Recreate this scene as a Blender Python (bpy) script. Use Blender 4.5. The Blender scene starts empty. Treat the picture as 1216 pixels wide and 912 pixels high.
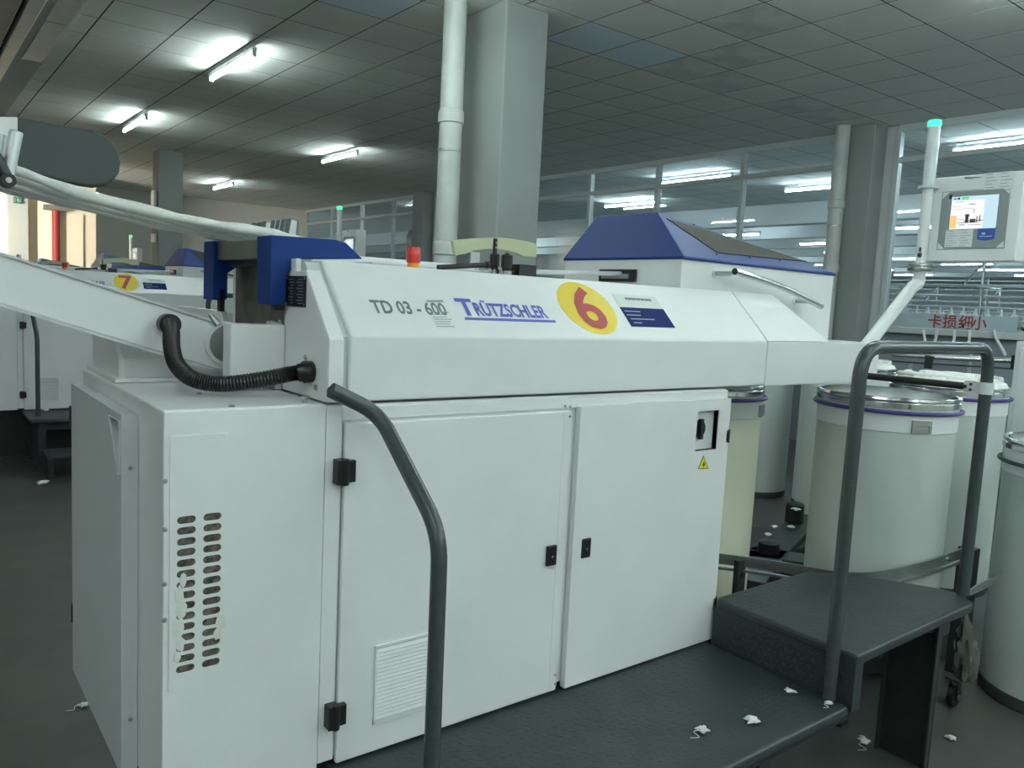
import bpy, bmesh, math, random
from mathutils import Vector, Matrix
random.seed(7)
scene = bpy.context.scene
COL = scene.collection

# ------------------------------------------------------------------ camera
FPX, CX, CY = 951.085, 608.0, 456.0
EYE = Vector((0, 0, 1.62))
_X = Vector((1234, -36, FPX)).normalized()
_Y = Vector((-737, -136, FPX)).normalized()
_Z = _X.cross(_Y)
def ray(u, v):
    c = Vector((u - CX, v - CY, FPX))
    return Vector((_X.dot(c), _Y.dot(c), _Z.dot(c)))
def P(u, v, ax, val):
    d = ray(u, v)
    return EYE + d * ((val - EYE[ax]) / d[ax])
def PP(u, v, p0, n):
    d = ray(u, v)
    return EYE + d * ((Vector(p0) - EYE).dot(Vector(n)) / d.dot(Vector(n)))
def project(p):
    q = Vector(p) - EYE
    c = _X * q.x + _Y * q.y + _Z * q.z
    if c.z <= 0.05:
        return None
    return (c.x / c.z * FPX + CX, c.y / c.z * FPX + CY)

cam_d = bpy.data.cameras.new('camera')
cam = bpy.data.objects.new('camera', cam_d)
COL.objects.link(cam)
cam_d.sensor_fit = 'HORIZONTAL'
cam_d.sensor_width = 36.0
cam_d.lens = FPX * 36.0 / 1216.0
cam_d.clip_start = 0.02
cam_d.clip_end = 300
rx = Vector((_X.x, _Y.x, _Z.x)); ry = -Vector((_X.y, _Y.y, _Z.y)); rz = -Vector((_X.z, _Y.z, _Z.z))
m = Matrix.Identity(4)
for i in range(3):
    m[i][0] = rx[i]; m[i][1] = ry[i]; m[i][2] = rz[i]; m[i][3] = EYE[i]
cam.matrix_world = m
scene.camera = cam

# ------------------------------------------------------------------ world, exposure
scene.view_settings.view_transform = 'Standard'
scene.view_settings.look = 'None'
scene.view_settings.exposure = 2.0
scene.view_settings.gamma = 1.0
scene.view_settings.use_curve_mapping = False
w = bpy.data.worlds.new('world'); scene.world = w
w.use_nodes = True
w.node_tree.nodes['Background'].inputs[0].default_value = (0.62, 0.7, 0.72, 1)
w.node_tree.nodes['Background'].inputs[1].default_value = 0.35
LAMP_COLOR = (0.84, 1.0, 0.985, 1)
LAMP_POWER = 18.5
HALL_POWER = 20.0
ZC = 3.87          # ceiling height

# added area light for daylight on the cream far wall; its window isn't built
def area(name, loc, target, sx, sy, power, color):
    ld = bpy.data.lights.new(name, 'AREA'); ld.shape = 'RECTANGLE'; ld.size = sx; ld.size_y = sy
    ld.energy = power; ld.color = color
    o = bpy.data.objects.new(name, ld); COL.objects.link(o)
    o.location = loc
    o.rotation_euler = (Vector(target) - Vector(loc)).to_track_quat('-Z', 'Y').to_euler()
    return o
wl = area('daylight_fill', (-0.3, 17.2, 2.6), (2.4, 19.6, 2.4), 1.6, 1.4, 26, (1.0, 0.92, 0.78))
wl.data.spread = math.radians(95)

# ------------------------------------------------------------------ materials
def srgb(r, g, b):
    def f(c):
        c /= 255.0
        return c / 12.92 if c <= 0.04045 else ((c + 0.055) / 1.055) ** 2.4
    return (f(r), f(g), f(b), 1)

MATS = {}
def mat(name, col, rough=0.5, metal=0.0, bump=0.0, bscale=200.0, var=0.0, vscale=6.0, spec=0.5, var2=None, coat=0.0):
    if name in MATS: return MATS[name]
    mt = bpy.data.materials.new(name); mt.use_nodes = True
    nt = mt.node_tree; b = nt.nodes['Principled BSDF']
    b.inputs['Base Color'].default_value = col
    b.inputs['Roughness'].default_value = rough
    b.inputs['Metallic'].default_value = metal
    b.inputs['Specular IOR Level'].default_value = spec
    if coat: b.inputs['Coat Weight'].default_value = coat
    tc = nt.nodes.new('ShaderNodeTexCoord')
    if var > 0:
        n = nt.nodes.new('ShaderNodeTexNoise'); n.inputs['Scale'].default_value = vscale
        n.inputs['Detail'].default_value = 6; n.inputs['Roughness'].default_value = 0.6
        nt.links.new(tc.outputs['Object'], n.inputs['Vector'])
        rmp = nt.nodes.new('ShaderNodeValToRGB')
        d = var2 if var2 else tuple(c * (1 - var) for c in col[:3]) + (1,)
        rmp.color_ramp.elements[0].position = 0.35; rmp.color_ramp.elements[0].color = d
        rmp.color_ramp.elements[1].position = 0.62; rmp.color_ramp.elements[1].color = col
        nt.links.new(n.outputs['Fac'], rmp.inputs['Fac'])
        nt.links.new(rmp.outputs['Color'], b.inputs['Base Color'])
    if bump > 0:
        n2 = nt.nodes.new('ShaderNodeTexNoise'); n2.inputs['Scale'].default_value = bscale
        n2.inputs['Detail'].default_value = 3
        nt.links.new(tc.outputs['Object'], n2.inputs['Vector'])
        bp = nt.nodes.new('ShaderNodeBump'); bp.inputs['Strength'].default_value = bump
        bp.inputs['Distance'].default_value = 0.004
        nt.links.new(n2.outputs['Fac'], bp.inputs['Height'])
        nt.links.new(bp.outputs['Normal'], b.inputs['Normal'])
    MATS[name] = mt
    return mt
def emit(name, col, strength):
    if name in MATS: return MATS[name]
    mt = bpy.data.materials.new(name); mt.use_nodes = True
    b = mt.node_tree.nodes['Principled BSDF']
    b.inputs['Base Color'].default_value = (0.03, 0.03, 0.03, 1)
    b.inputs['Emission Color'].default_value = col
    b.inputs['Emission Strength'].default_value = strength
    MATS[name] = mt
    return mt
def glass(name, tint, fres=1.45, base=0.02):
    mt = bpy.data.materials.new(name); mt.use_nodes = True
    nt = mt.node_tree; nt.nodes.clear()
    out = nt.nodes.new('ShaderNodeOutputMaterial'); mix = nt.nodes.new('ShaderNodeMixShader')
    tr = nt.nodes.new('ShaderNodeBsdfTransparent'); tr.inputs[0].default_value = tint
    gl = nt.nodes.new('ShaderNodeBsdfGlossy'); gl.inputs['Roughness'].default_value = base
    lw = nt.nodes.new('ShaderNodeLayerWeight'); lw.inputs[0].default_value = 0.5
    pw = nt.nodes.new('ShaderNodeMath'); pw.operation = 'POWER'; pw.inputs[1].default_value = 4.0
    ma = nt.nodes.new('ShaderNodeMath'); ma.operation = 'MULTIPLY_ADD'; ma.inputs[1].default_value = 0.5; ma.inputs[2].default_value = 0.04
    nt.links.new(lw.outputs['Facing'], pw.inputs[0]); nt.links.new(pw.outputs[0], ma.inputs[0])
    nt.links.new(ma.outputs[0], mix.inputs[0]); nt.links.new(tr.outputs[0], mix.inputs[1])
    nt.links.new(gl.outputs[0], mix.inputs[2]); nt.links.new(mix.outputs[0], out.inputs[0])
    MATS[name] = mt
    return mt

M_WHITE = mat('white_paint', (0.80, 0.81, 0.81, 1), 0.34, bump=0.16, bscale=420, var=0.05, vscale=3.0)
M_DOOR = mat('grey_door_paint', (0.60, 0.62, 0.63, 1), 0.42, bump=0.08, bscale=420, var=0.04, vscale=3.0)
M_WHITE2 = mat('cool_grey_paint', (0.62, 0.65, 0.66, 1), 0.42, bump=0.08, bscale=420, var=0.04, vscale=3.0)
M_BLUE = mat('blue_paint', (0.006, 0.040, 0.215, 1), 0.42, bump=0.06, bscale=500, spec=0.25)
M_BLACK = mat('black_plastic', (0.012, 0.013, 0.013, 1), 0.38)
M_RUBBER = mat('black_hose', (0.012, 0.013, 0.013, 1), 0.3)
M_STEEL = mat('chrome_steel', (0.62, 0.64, 0.64, 1), 0.16, 1.0)
M_DULL = mat('brushed_steel', (0.50, 0.52, 0.51, 1), 0.36, 1.0, var=0.12, vscale=12)
M_TUBE = mat('grey_green_tube_paint', (0.058, 0.075, 0.075, 1), 0.26, var=0.15, vscale=40)
M_DECK = mat('grey_green_deck_paint', (0.034, 0.049, 0.048, 1), 0.42, bump=0.25, bscale=60, var=0.25, vscale=9)
M_DARK = mat('dark_frame_paint', (0.026, 0.033, 0.033, 1), 0.45, var=0.3, vscale=14)
M_FLOOR = mat('concrete_floor', (0.085, 0.090, 0.082, 1), 0.42, bump=0.06, bscale=30, var=0.35, vscale=1.6)
M_TILE = mat('mineral_ceiling_tile', (0.80, 0.82, 0.78, 1), 0.85, bump=0.25, bscale=160, var=0.05, vscale=1.2)
M_TILEB = mat('plastic_ceiling_tile', (0.74, 0.84, 0.92, 1), 0.6, bump=0.2, bscale=60)
M_TILED = mat('stained_ceiling_tile', (0.78, 0.80, 0.77, 1), 0.85, bump=0.25, bscale=160, var=0.3, vscale=2.6)
M_JOINT = mat('ceiling_void', (0.03, 0.033, 0.03, 1), 0.9)
M_CEILP = mat('plain_ceiling', (0.55, 0.58, 0.55, 1), 0.85)
M_WALL = mat('plaster_wall', (0.66, 0.66, 0.61, 1), 0.85, var=0.05, vscale=0.7)
M_CREAM = mat('cream_wall', (0.78, 0.70, 0.55, 1), 0.85, var=0.04, vscale=0.7)
M_PILLAR = mat('pillar_paint', (0.315, 0.34, 0.325, 1), 0.7, var=0.06, vscale=2)
M_PIPE = mat('white_pvc_pipe', (0.56, 0.60, 0.57, 1), 0.4, var=0.12, vscale=5)
M_ALU = mat('white_aluminium_frame', (0.52, 0.57, 0.57, 1), 0.35)
M_RED = mat('red_paint', (0.50, 0.03, 0.02, 1), 0.45)
M_REDLENS = mat('red_lens', (0.62, 0.02, 0.012, 1), 0.2, coat=0.5)
M_ORANGE = mat('orange_ring', (0.8, 0.30, 0.02, 1), 0.4)
M_YELLOW = mat('yellow_sticker', (0.80, 0.58, 0.0, 1), 0.4)
M_DIGIT = mat('red_print', (0.45, 0.025, 0.015, 1), 0.45)
M_LOGO = mat('blue_print', (0.10, 0.13, 0.52, 1), 0.45)
M_GREYPRINT = mat('grey_print', (0.17, 0.19, 0.19, 1), 0.5)
M_NAVY = mat('navy_sticker', (0.016, 0.03, 0.15, 1), 0.75, spec=0.15)
M_PAPER = mat('white_paper', (0.68, 0.72, 0.70, 1), 0.6)
M_PAPERP = mat('printed_label_paper', (0.74, 0.765, 0.76, 1), 0.6)
M_PRINT = mat('black_print', (0.03, 0.03, 0.035, 1), 0.6)
M_SOFTP = mat('pale_print', (0.36, 0.40, 0.42, 1), 0.6)
M_WPRINT = mat('white_print', (0.62, 0.66, 0.7, 1), 0.6)
M_PLATE = mat('creel_plate_grey', (0.055, 0.072, 0.070, 1), 0.5)
M_SILVER = mat('anodised_aluminium', (0.60, 0.62, 0.62, 1), 0.38, 0.85)
M_SLIVER = mat('cotton_sliver', (0.82, 0.83, 0.80, 1), 0.95, bump=0.5, bscale=60, var=0.12, vscale=18)
M_LINT = mat('cotton_lint', (0.74, 0.76, 0.73, 1), 0.95, bump=0.5, bscale=300)
M_DUST = mat('dusty_panel', (0.175, 0.165, 0.145, 1), 0.8, bump=0.3, bscale=60, var=0.3, vscale=20)
M_FILTER = mat('dusty_filter_mat', (0.16, 0.15, 0.13, 1), 0.95, bump=0.9, bscale=120, var=0.75, vscale=70)
M_ARC = mat('cream_plastic', (0.50, 0.53, 0.34, 1), 0.5)
M_CAN = mat('frosted_can_wall', (0.56, 0.61, 0.58, 1), 0.42, var=0.06, vscale=2)
M_CANW = mat('white_can_collar', (0.78, 0.81, 0.80, 1), 0.4)
M_CREAMCAN = mat('cream_can_wall', (0.80, 0.80, 0.64, 1), 0.42)
M_ROPE = mat('purple_bumper_ring', (0.075, 0.05, 0.26, 1), 0.4)
M_GUM = mat('grey_bumper_ring', (0.05, 0.06, 0.06, 1), 0.5)
M_SMOKE = mat('smoked_window', (0.055, 0.055, 0.045, 1), 0.6, spec=0.2)
M_BAG = mat('clear_plastic_bag', (0.075, 0.085, 0.075, 1), 0.15, bump=0.9, bscale=30, spec=0.8)
M_BEZEL = mat('terminal_bezel', (0.27, 0.31, 0.31, 1), 0.45)
M_STICKB = mat('blue_sticker', (0.03, 0.10, 0.45, 1), 0.4)
M_TUBEON = emit('lit_tube', LAMP_COLOR, LAMP_POWER)
M_TUBEHALL = emit('lit_hall_tube', (0.80, 0.94, 1.0, 1), HALL_POWER)
M_GREEN = emit('green_lit_lens', (0.01, 1.0, 0.14, 1), 1.6)
M_SCREEN = emit('screen_glow', (0.62, 0.86, 1.0, 1), 0.23)
M_SCRW = emit('screen_white', (1, 1, 1, 1), 0.235)
M_SCRO = emit('screen_orange', (1.0, 0.55, 0.16, 1), 0.28)
M_SCRG = emit('screen_green', (0.15, 0.8, 0.25, 1), 0.22)
M_SCRK = mat('screen_lines', (0.10, 0.08, 0.06, 1), 0.6)
M_EXIT = emit('exit_sign_green', (0.01, 0.10, 0.04, 1), 0.35)
M_EXITW = emit('exit_sign_white', (0.6, 1.0, 0.8, 1), 0.2)
M_GLASS = glass('partition_glass', (0.90, 0.95, 0.96, 1))
M_LENS = mat('signal_tube_polycarbonate', (0.62, 0.68, 0.68, 1), 0.2)
M_HALLW = mat('hall_paint', (0.62, 0.66, 0.67, 1), 0.7)
M_HALLF = mat('hall_floor', (0.22, 0.24, 0.24, 1), 0.5)
M_LOWER = mat('blue_grey_panel', (0.24, 0.28, 0.31, 1), 0.6)
M_DUCT = mat('galvanised_duct', (0.30, 0.31, 0.29, 1), 0.55, 0.3, var=0.25, vscale=3)
M_TRIY = mat('warning_yellow', (0.75, 0.72, 0.0, 1), 0.45)

# ------------------------------------------------------------------ mesh helpers
class MB:
    def __init__(s): s.v = []; s.f = []
    def _add(s, vs, fs):
        o = len(s.v); s.v += [tuple(p) for p in vs]; s.f += [tuple(i + o for i in q) for q in fs]
        return s
    def box(s, x0, x1, y0, y1, z0, z1):
        vs = [(x, y, z) for z in (z0, z1) for y in (y0, y1) for x in (x0, x1)]
        return s._add(vs, [(0, 2, 3, 1), (4, 5, 7, 6), (0, 1, 5, 4), (2, 6, 7, 3), (0, 4, 6, 2), (1, 3, 7, 5)])
    def hexa(s, a, b):
        """two quads a and b joined into a solid"""
        return s._add(list(a) + list(b), [(0, 1, 2, 3), (7, 6, 5, 4)] + [(i, (i + 1) % 4 + 0, (i + 1) % 4 + 4, i + 4) for i in range(4)])
    def prism(s, poly, ax, a0, a1):
        def mk(p, a):
            if ax == 'x': return (a, p[0], p[1])
            if ax == 'y': return (p[0], a, p[1])
            return (p[0], p[1], a)
        n = len(poly)
        vs = [mk(p, a0) for p in poly] + [mk(p, a1) for p in poly]
        fs = [tuple(range(n)), tuple(range(2 * n - 1, n - 1, -1))] + [(i, (i + 1) % n, (i + 1) % n + n, i + n) for i in range(n)]
        return s._add(vs, fs)
    def tube(s, path, r, seg=12, rf=None):
        path = [Vector(p) for p in path]
        n = len(path); vs = []; fs = []
        t0 = (path[1] - path[0]).normalized()
        up = Vector((0, 0, 1)) if abs(t0.z) < 0.9 else Vector((0, 1, 0))
        nrm = t0.cross(up).normalized()
        for i, p in enumerate(path):
            t = (path[min(i + 1, n - 1)] - path[max(i - 1, 0)]).normalized()
            nrm = (nrm - t * nrm.dot(t)).normalized()
            b = t.cross(nrm)
            rr = rf(i) if rf else r
            for k in range(seg):
                a = 2 * math.pi * k / seg
                vs.append(p + nrm * math.cos(a) * rr + b * math.sin(a) * rr)
        for i in range(n - 1):
            for k in range(seg):
                fs.append((i * seg + k, i * seg + (k + 1) % seg, (i + 1) * seg + (k + 1) % seg, (i + 1) * seg + k))
        fs.append(tuple(range(seg))[::-1]); fs.append(tuple(range((n - 1) * seg, n * seg)))
        return s._add(vs, fs)
    def cyl(s, p0, p1, r, seg=16): return s.tube([p0, p1], r, seg)
    def lathe(s, prof, c, seg=40, closed=False):
        vs = []; fs = []; n = len(prof)
        for r, z in prof:
            for k in range(seg):
                a = 2 * math.pi * k / seg
                vs.append((c[0] + r * math.cos(a), c[1] + r * math.sin(a), c[2] + z))
        for i in range(n if closed else n - 1):
            j = (i + 1) % n
            for k in range(seg):
                fs.append((i * seg + k, i * seg + (k + 1) % seg, j * seg + (k + 1) % seg, j * seg + k))
        if not closed:
            fs.append(tuple(range(seg))[::-1]); fs.append(tuple(range((n - 1) * seg, n * seg)))
        return s._add(vs, fs)
    def quad(s, a, b, c, d): return s._add([a, b, c, d], [(0, 1, 2, 3)])
    def strip(s, path, hw, th):
        """flat bar of height 2*hw standing on edge, following a path, th thick"""
        path = [Vector(p) for p in path]; n = len(path); vs = []; fs = []
        for i, p in enumerate(path):
            t = path[min(i + 1, n - 1)] - path[max(i - 1, 0)]; t.z = 0; t.normalize()
            nr = Vector((-t.y, t.x, 0)) * th * 0.5
            for a, b in ((-1, -1), (1, -1), (1, 1), (-1, 1)):
                vs.append(p + nr * a + Vector((0, 0, hw * b)))
        for i in range(n - 1):
            for k in range(4):
                fs.append((i * 4 + k, i * 4 + (k + 1) % 4, i * 4 + 4 + (k + 1) % 4, i * 4 + 4 + k))
        fs.append((3, 2, 1, 0)); fs.append(tuple(range(n * 4 - 4, n * 4)))
        return s._add(vs, fs)
    def holes(s, outer, holes, fn, depth):
        """plate with holes; fn(u,v,w)->xyz, front at w=0, back at w=depth"""
        bm = bmesh.new(); edges = []
        for loop in [outer] + holes:
            vv = [bm.verts.new((p[0], p[1], 0)) for p in loop]
            edges += [bm.edges.new((vv[i], vv[(i + 1) % len(vv)])) for i in range(len(vv))]
        bmesh.ops.triangle_fill(bm, use_beauty=True, use_dissolve=False, edges=edges)
        bm.verts.ensure_lookup_table(); bm.verts.index_update()
        s._add([fn(v.co.x, v.co.y, 0) for v in bm.verts], [tuple(v.index for v in f.verts) for f in bm.faces])
        bm.free()
        for loop in [outer] + holes:
            n = len(loop)
            s._add([fn(p[0], p[1], 0) for p in loop] + [fn(p[0], p[1], depth) for p in loop],
                   [(i, (i + 1) % n, (i + 1) % n + n, i + n) for i in range(n)])
        return s
    def build(s, name, mt, parent=None, smooth=None, bevel=0.0, seg=2, base=None):
        base = Vector(base) if base is not None else (BASE[parent.name] if parent else Vector((0, 0, 0)))
        me = bpy.data.meshes.new(name)
        me.from_pydata([tuple(Vector(p) - base) for p in s.v], [], s.f)
        bm = bmesh.new(); bm.from_mesh(me)
        bmesh.ops.remove_doubles(bm, verts=bm.verts, dist=1e-5)
        bmesh.ops.recalc_face_normals(bm, faces=bm.faces)
        bm.to_mesh(me); bm.free()
        if smooth:
            for p in me.polygons: p.use_smooth = True
            me.set_sharp_from_angle(angle=math.radians(smooth))
        o = bpy.data.objects.new(name, me); COL.objects.link(o)
        me.materials.append(mt)
        if bevel:
            bv = o.modifiers.new('bevel', 'BEVEL'); bv.width = bevel; bv.segments = seg
            bv.limit_method = 'ANGLE'; bv.angle_limit = math.radians(35)
        if parent: o.parent = parent
        else: o.location = base
        BASE[o.name] = base
        return o
BASE = {}
def thing(name, label, cat, base, group=None):
    o = bpy.data.objects.new(name, None); COL.objects.link(o)
    o.empty_display_size = 0.2
    o.location = base; BASE[o.name] = Vector(base)
    return tag(o, label, cat, group)
def tag(o, label, cat, group=None):
    o['label'] = label; o['category'] = cat
    if group: o['group'] = group
    return o
def struct(o, label=None):
    o['kind'] = 'structure'
    if label: o['label'] = label
    return o
def copy_tree(o, parent=None):
    c = o.copy(); COL.objects.link(c)
    if parent: c.parent = parent
    for ch in list(o.children): copy_tree(ch, c)
    return c
def text_mb(body, size, origin, right, up, bold=0.0, shear=0.0, align='LEFT', ext=0.0006, space=1.0, xs=1.0):
    """lettering laid flat on a surface, as mesh"""
    cu = bpy.data.curves.new('lettering', 'FONT')
    cu.body = body; cu.size = size; cu.offset = bold; cu.shear = shear; cu.align_x = align
    cu.space_character = space; cu.resolution_u = 3
    to = bpy.data.objects.new('lettering', cu); COL.objects.link(to)
    dg = bpy.context.evaluated_depsgraph_get(); dg.update()
    me = to.evaluated_get(dg).to_mesh()
    right = Vector(right).normalized(); up = Vector(up).normalized(); nr = right.cross(up)
    o = Vector(origin)
    mb = MB()
    mb._add([o + right * v.co.x * xs + up * v.co.y + nr * ext for v in me.vertices], [tuple(p.vertices) for p in me.polygons])
    wd = max([v.co.x for v in me.vertices] + [0]) * xs
    to.to_mesh_clear(); bpy.data.objects.remove(to); bpy.data.curves.remove(cu)
    return mb, wd
def bend(pts, rad, n=6):
    """round the corners of a polyline"""
    pts = [Vector(p) for p in pts]; out = [pts[0]]
    for i in range(1, len(pts) - 1):
        a, b, c = pts[i - 1], pts[i], pts[i + 1]
        r = min(rad, (a - b).length * 0.45, (c - b).length * 0.45)
        p0 = b + (a - b).normalized() * r; p1 = b + (c - b).normalized() * r
        for k in range(n + 1):
            t = k / n
            out.append(p0 * (1 - t) ** 2 + b * 2 * t * (1 - t) + p1 * t * t)
    out.append(pts[-1])
    return out
def spline(pts, n=10):
    pts = [Vector(p) for p in pts]; out = []
    for i in range(len(pts) - 1):
        p0 = pts[max(i - 1, 0)]; p1 = pts[i]; p2 = pts[i + 1]; p3 = pts[min(i + 2, len(pts) - 1)]
        for k in range(n):
            t = k / n
            out.append(0.5 * ((2 * p1) + (p2 - p0) * t + (2 * p0 - 5 * p1 + 4 * p2 - p3) * t * t + (3 * p1 - p0 - 3 * p2 + p3) * t ** 3))
    out.append(pts[-1])
    return out

# ------------------------------------------------------------------ room shell
XW = 9.30      # glazed partition
struct(MB().box(-7, XW, -7, 24, -0.1, 0).build('floor', M_FLOOR))
GX0, GY0, G = 1.472, 4.97, 0.60
ceil = struct(MB().box(1.30, XW, 1.3, 21.8, ZC, ZC + 0.05).build('ceiling', M_JOINT))
struct(MB().box(-7, 1.30, -7, 21.8, ZC, ZC + 0.05).box(1.30, XW, -7, 1.3, ZC, ZC + 0.05).build('ceiling_plain', M_CEILP))
def tile_mesh(mt):
    h = G / 2 - 0.0065
    o = MB().box(-h, h, -h, h, 0, 0.006)
    me = bpy.data.meshes.new('ceiling_tile'); me.from_pydata(o.v, [], o.f); me.materials.append(mt); me.update()
    return me
tm, tmb, tmd = tile_mesh(M_TILE), tile_mesh(M_TILEB), tile_mesh(M_TILED)
def cell(p): return (math.floor((p.x - GX0) / G), math.floor((p.y - GY0) / G))
blue_cells = {cell(P(u, v, 2, ZC)) for u, v in ((712, 45), (765, 65), (425, 8))}
dirty_cells = {cell(P(u, v, 2, ZC)) for u, v in ((830, 78), (862, 103), (860, 72), (870, 32), (945, 125), (1000, 140))}
cells = []
for i in range(-1, 14):
    for j in range(-6, 29):
        x, y = GX0 + (i + .5) * G, GY0 + (j + .5) * G
        if x - G / 2 < 1.0 or x > XW or y > 21.6 or y < 1.6: continue
        q = [project((x + a * G / 2, y + b * G / 2, ZC)) for a, b in ((-1, -1), (1, -1), (1, 1), (-1, 1))]
        if None in q: continue
        xs = [p[0] for p in q]; ys = [p[1] for p in q]
        inv = max(xs) > -40 and min(xs) < 1256 and max(ys) > -40
        ar = abs(sum(q[k][0] * q[(k + 1) % 4][1] - q[(k + 1) % 4][0] * q[k][1] for k in range(4))) / 2
        cells.append((0 if inv else 1, -ar, i, j, x, y))
cells.sort()
rest = MB()
for j in range(-6, 29):          # cut tiles along the soffit
    y = GY0 + (j + .5) * G; h = G / 2 - 0.0065
    if y > 21.6: continue
    o = MB().box(1.305, GX0 - .0065, y - h, y + h, ZC - .0012, ZC + .003).build('cut_tile', M_TILE, None)
    o.parent = ceil
for n, (ov, _, i, j, x, y) in enumerate(cells):
    if ov == 0 and n < 300:
        me = tmb if (i, j) in blue_cells else tmd if (i, j) in dirty_cells else tm
        o = bpy.data.objects.new('ceiling_tile', me); COL.objects.link(o)
        o.location = (x, y, ZC - 0.0010 - 0.0004 * random.random()); o.parent = ceil
    else:
        h = G / 2 - 0.0065
        rest.box(x - h, x + h, y - h, y + h, ZC - 0.0012, ZC + 0.003)
o = rest.build('ceiling_tile_field', M_TILE, None); o.parent = ceil; o['kind'] = 'stuff'

struct(MB().box(1.0, XW, 21.8, 21.95, 0, ZC).build('wall_back', M_WALL))
struct(MB().box(-7, -6.9, -7, 22, 0, ZC).build('wall_left', M_WALL))
struct(MB().box(-7, XW, -7, -6.9, 0, ZC).build('wall_front', M_WALL))
# cream corner bay in the far left
struct(MB().box(-6.9, 1.95, 19.6, 19.75, 0, ZC).box(2.45, 3.55, 19.6, 19.75, 0, ZC).box(3.4, 3.55, 19.75, 21.8, 0, ZC).box(1.95, 2.45, 19.72, 19.8, 0, ZC).build('wall_alcove', M_CREAM))
struct(MB().box(1.90, 2.26, 19.45, 19.6, 0, ZC - 0.02).build('trim_1', M_PILLAR), 'pale grey pilaster on the cream wall')
struct(MB().box(2.98, 3.30, 19.56, 19.6, 0, 3.0).build('trim_2', M_CREAM, bevel=0.01), 'cream raised panel on the wall')
# soffit and duct run along the upper left
struct(MB().box(1.035, 1.30, 1.3, 21.8, ZC - 0.03, ZC).build('trim_3', M_CEILP), 'grey strip along the edge of the ceiling')

def pillar(name, x0, x1, y0, y1, label, mt=M_PILLAR):
    o = MB().box(x0, x1, y0, y1, 0, ZC - 0.005).build(name, mt, bevel=0.012, base=((x0 + x1) / 2, (y0 + y1) / 2, 0))
    return tag(o, label, 'pillar')
pillar('pillar', 3.695, 4.105, 5.05, 5.72, 'large square pale pillar rising behind the machine numbered 6')
pillar('pillar', 3.62, 4.02, 14.7, 15.1, 'distant square pale pillar behind the machine numbered 7')
pillar('pillar', 9.00, 9.28, 5.02, 5.42, 'white pillar at the glass partition, beside the terminal with the lit screen')
pillar('pillar', 9.00, 9.28, 15.0, 15.42, 'far pillar at the glass partition, beside the large round duct')
def pvc(x, y, r, z0, z1, joints, label):
    t = thing('drain_pipe', label, 'pipe', (x, y, z0), 'drain pipes on the pillars')
    MB().cyl((x, y, z0), (x, y, z1), r, 20).build('pipe', M_PIPE, t, smooth=40)
    for z in joints:
        MB().lathe([(r + .001, -.05), (r + .012, -.045), (r + .012, .03), (r + .006, .05), (r + .001, .055)], (x, y, z), 20).build('coupling', M_PIPE, t, smooth=50)
    for z in [a - 0.25 for a in joints]:
        MB().lathe([(r + .001, -.012), (r + .006, -.01), (r + .006, .01), (r + .001, .012)], (x, y, z), 20).build('clamp', M_DULL, t)
    return t
pp = P(539, 133, 1, 5.0)
pvc(3.44, 5.36, 0.088, 0, ZC - 0.01, [P(532, 132, 1, 5.2).z, P(522, 293, 1, 5.2).z], 'white drain pipe running up beside the large square pillar')
pvc(8.895, 5.36, 0.085, 0, ZC - 0.01, [2.95, 2.2], 'white drain pipe beside the pillar at the glass partition')

# glazed partitions along the right side
def partition(name, y0, y1, mull, z_sill, z_tr, label, lower):
    t = bpy.data.objects.new(name, None); COL.objects.link(t); t.location = (XW, (y0 + y1) / 2, 0); BASE[t.name] = Vector(t.location)
    struct(t, label)
    MB().box(XW - .03, XW + .05, y0, y1, ZC - .08, ZC - .002).build('head_rail', M_ALU, t, bevel=.004)
    MB().box(XW - .03, XW + .05, y0, y1, z_tr - .03, z_tr + .03).build('transom', M_ALU, t, bevel=.004)
    MB().box(XW - .10, XW + .08, y0, y1, z_sill - .07, z_sill).build('sill', M_ALU, t, bevel=.006)
    if lower: MB().box(XW, XW + .04, y0, y1, 0, z_sill - .07).build('lower_panel', M_LOWER, t)
    ys = [y0] + list(mull) + [y1]
    for y in ys: MB().box(XW - .035, XW + .055, y - .03, y + .03, z_sill, ZC - .08).build('mullion', M_ALU, t, bevel=.004)
    for a, b in zip(ys[:-1], ys[1:]):
        MB().box(XW + .005, XW + .013, a + .03, b - .03, z_sill, z_tr - .03).build('pane', M_GLASS, t)
        MB().box(XW + .005, XW + .013, a + .03, b - .03, z_tr + .03, ZC - .08).build('pane', M_GLASS, t)
partition('window_1', -2.0, 4.88, [2.2, 0.0], 1.55, 3.47, 'glazed partition with white frame behind the lit terminal', True)
partition('window_2', 5.50, 14.95, [7.03, 8.59, 10.09, 11.7, 13.3], 1.55, 3.47, 'glazed partition with white frame behind the large pillar', True)
partition('window_3', 15.50, 21.75, [16.79, 18.4, 20.1], 1.55, 3.47, 'far glazed partition with white frame', True)
struct(MB().box(XW, XW + .1, 4.9, 5.5, 0, ZC).box(XW, XW + .1, 14.95, 15.5, 0, ZC).box(XW, XW + .1, -7, -2, 0, ZC).build('wall_right', M_HALLW))

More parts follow.
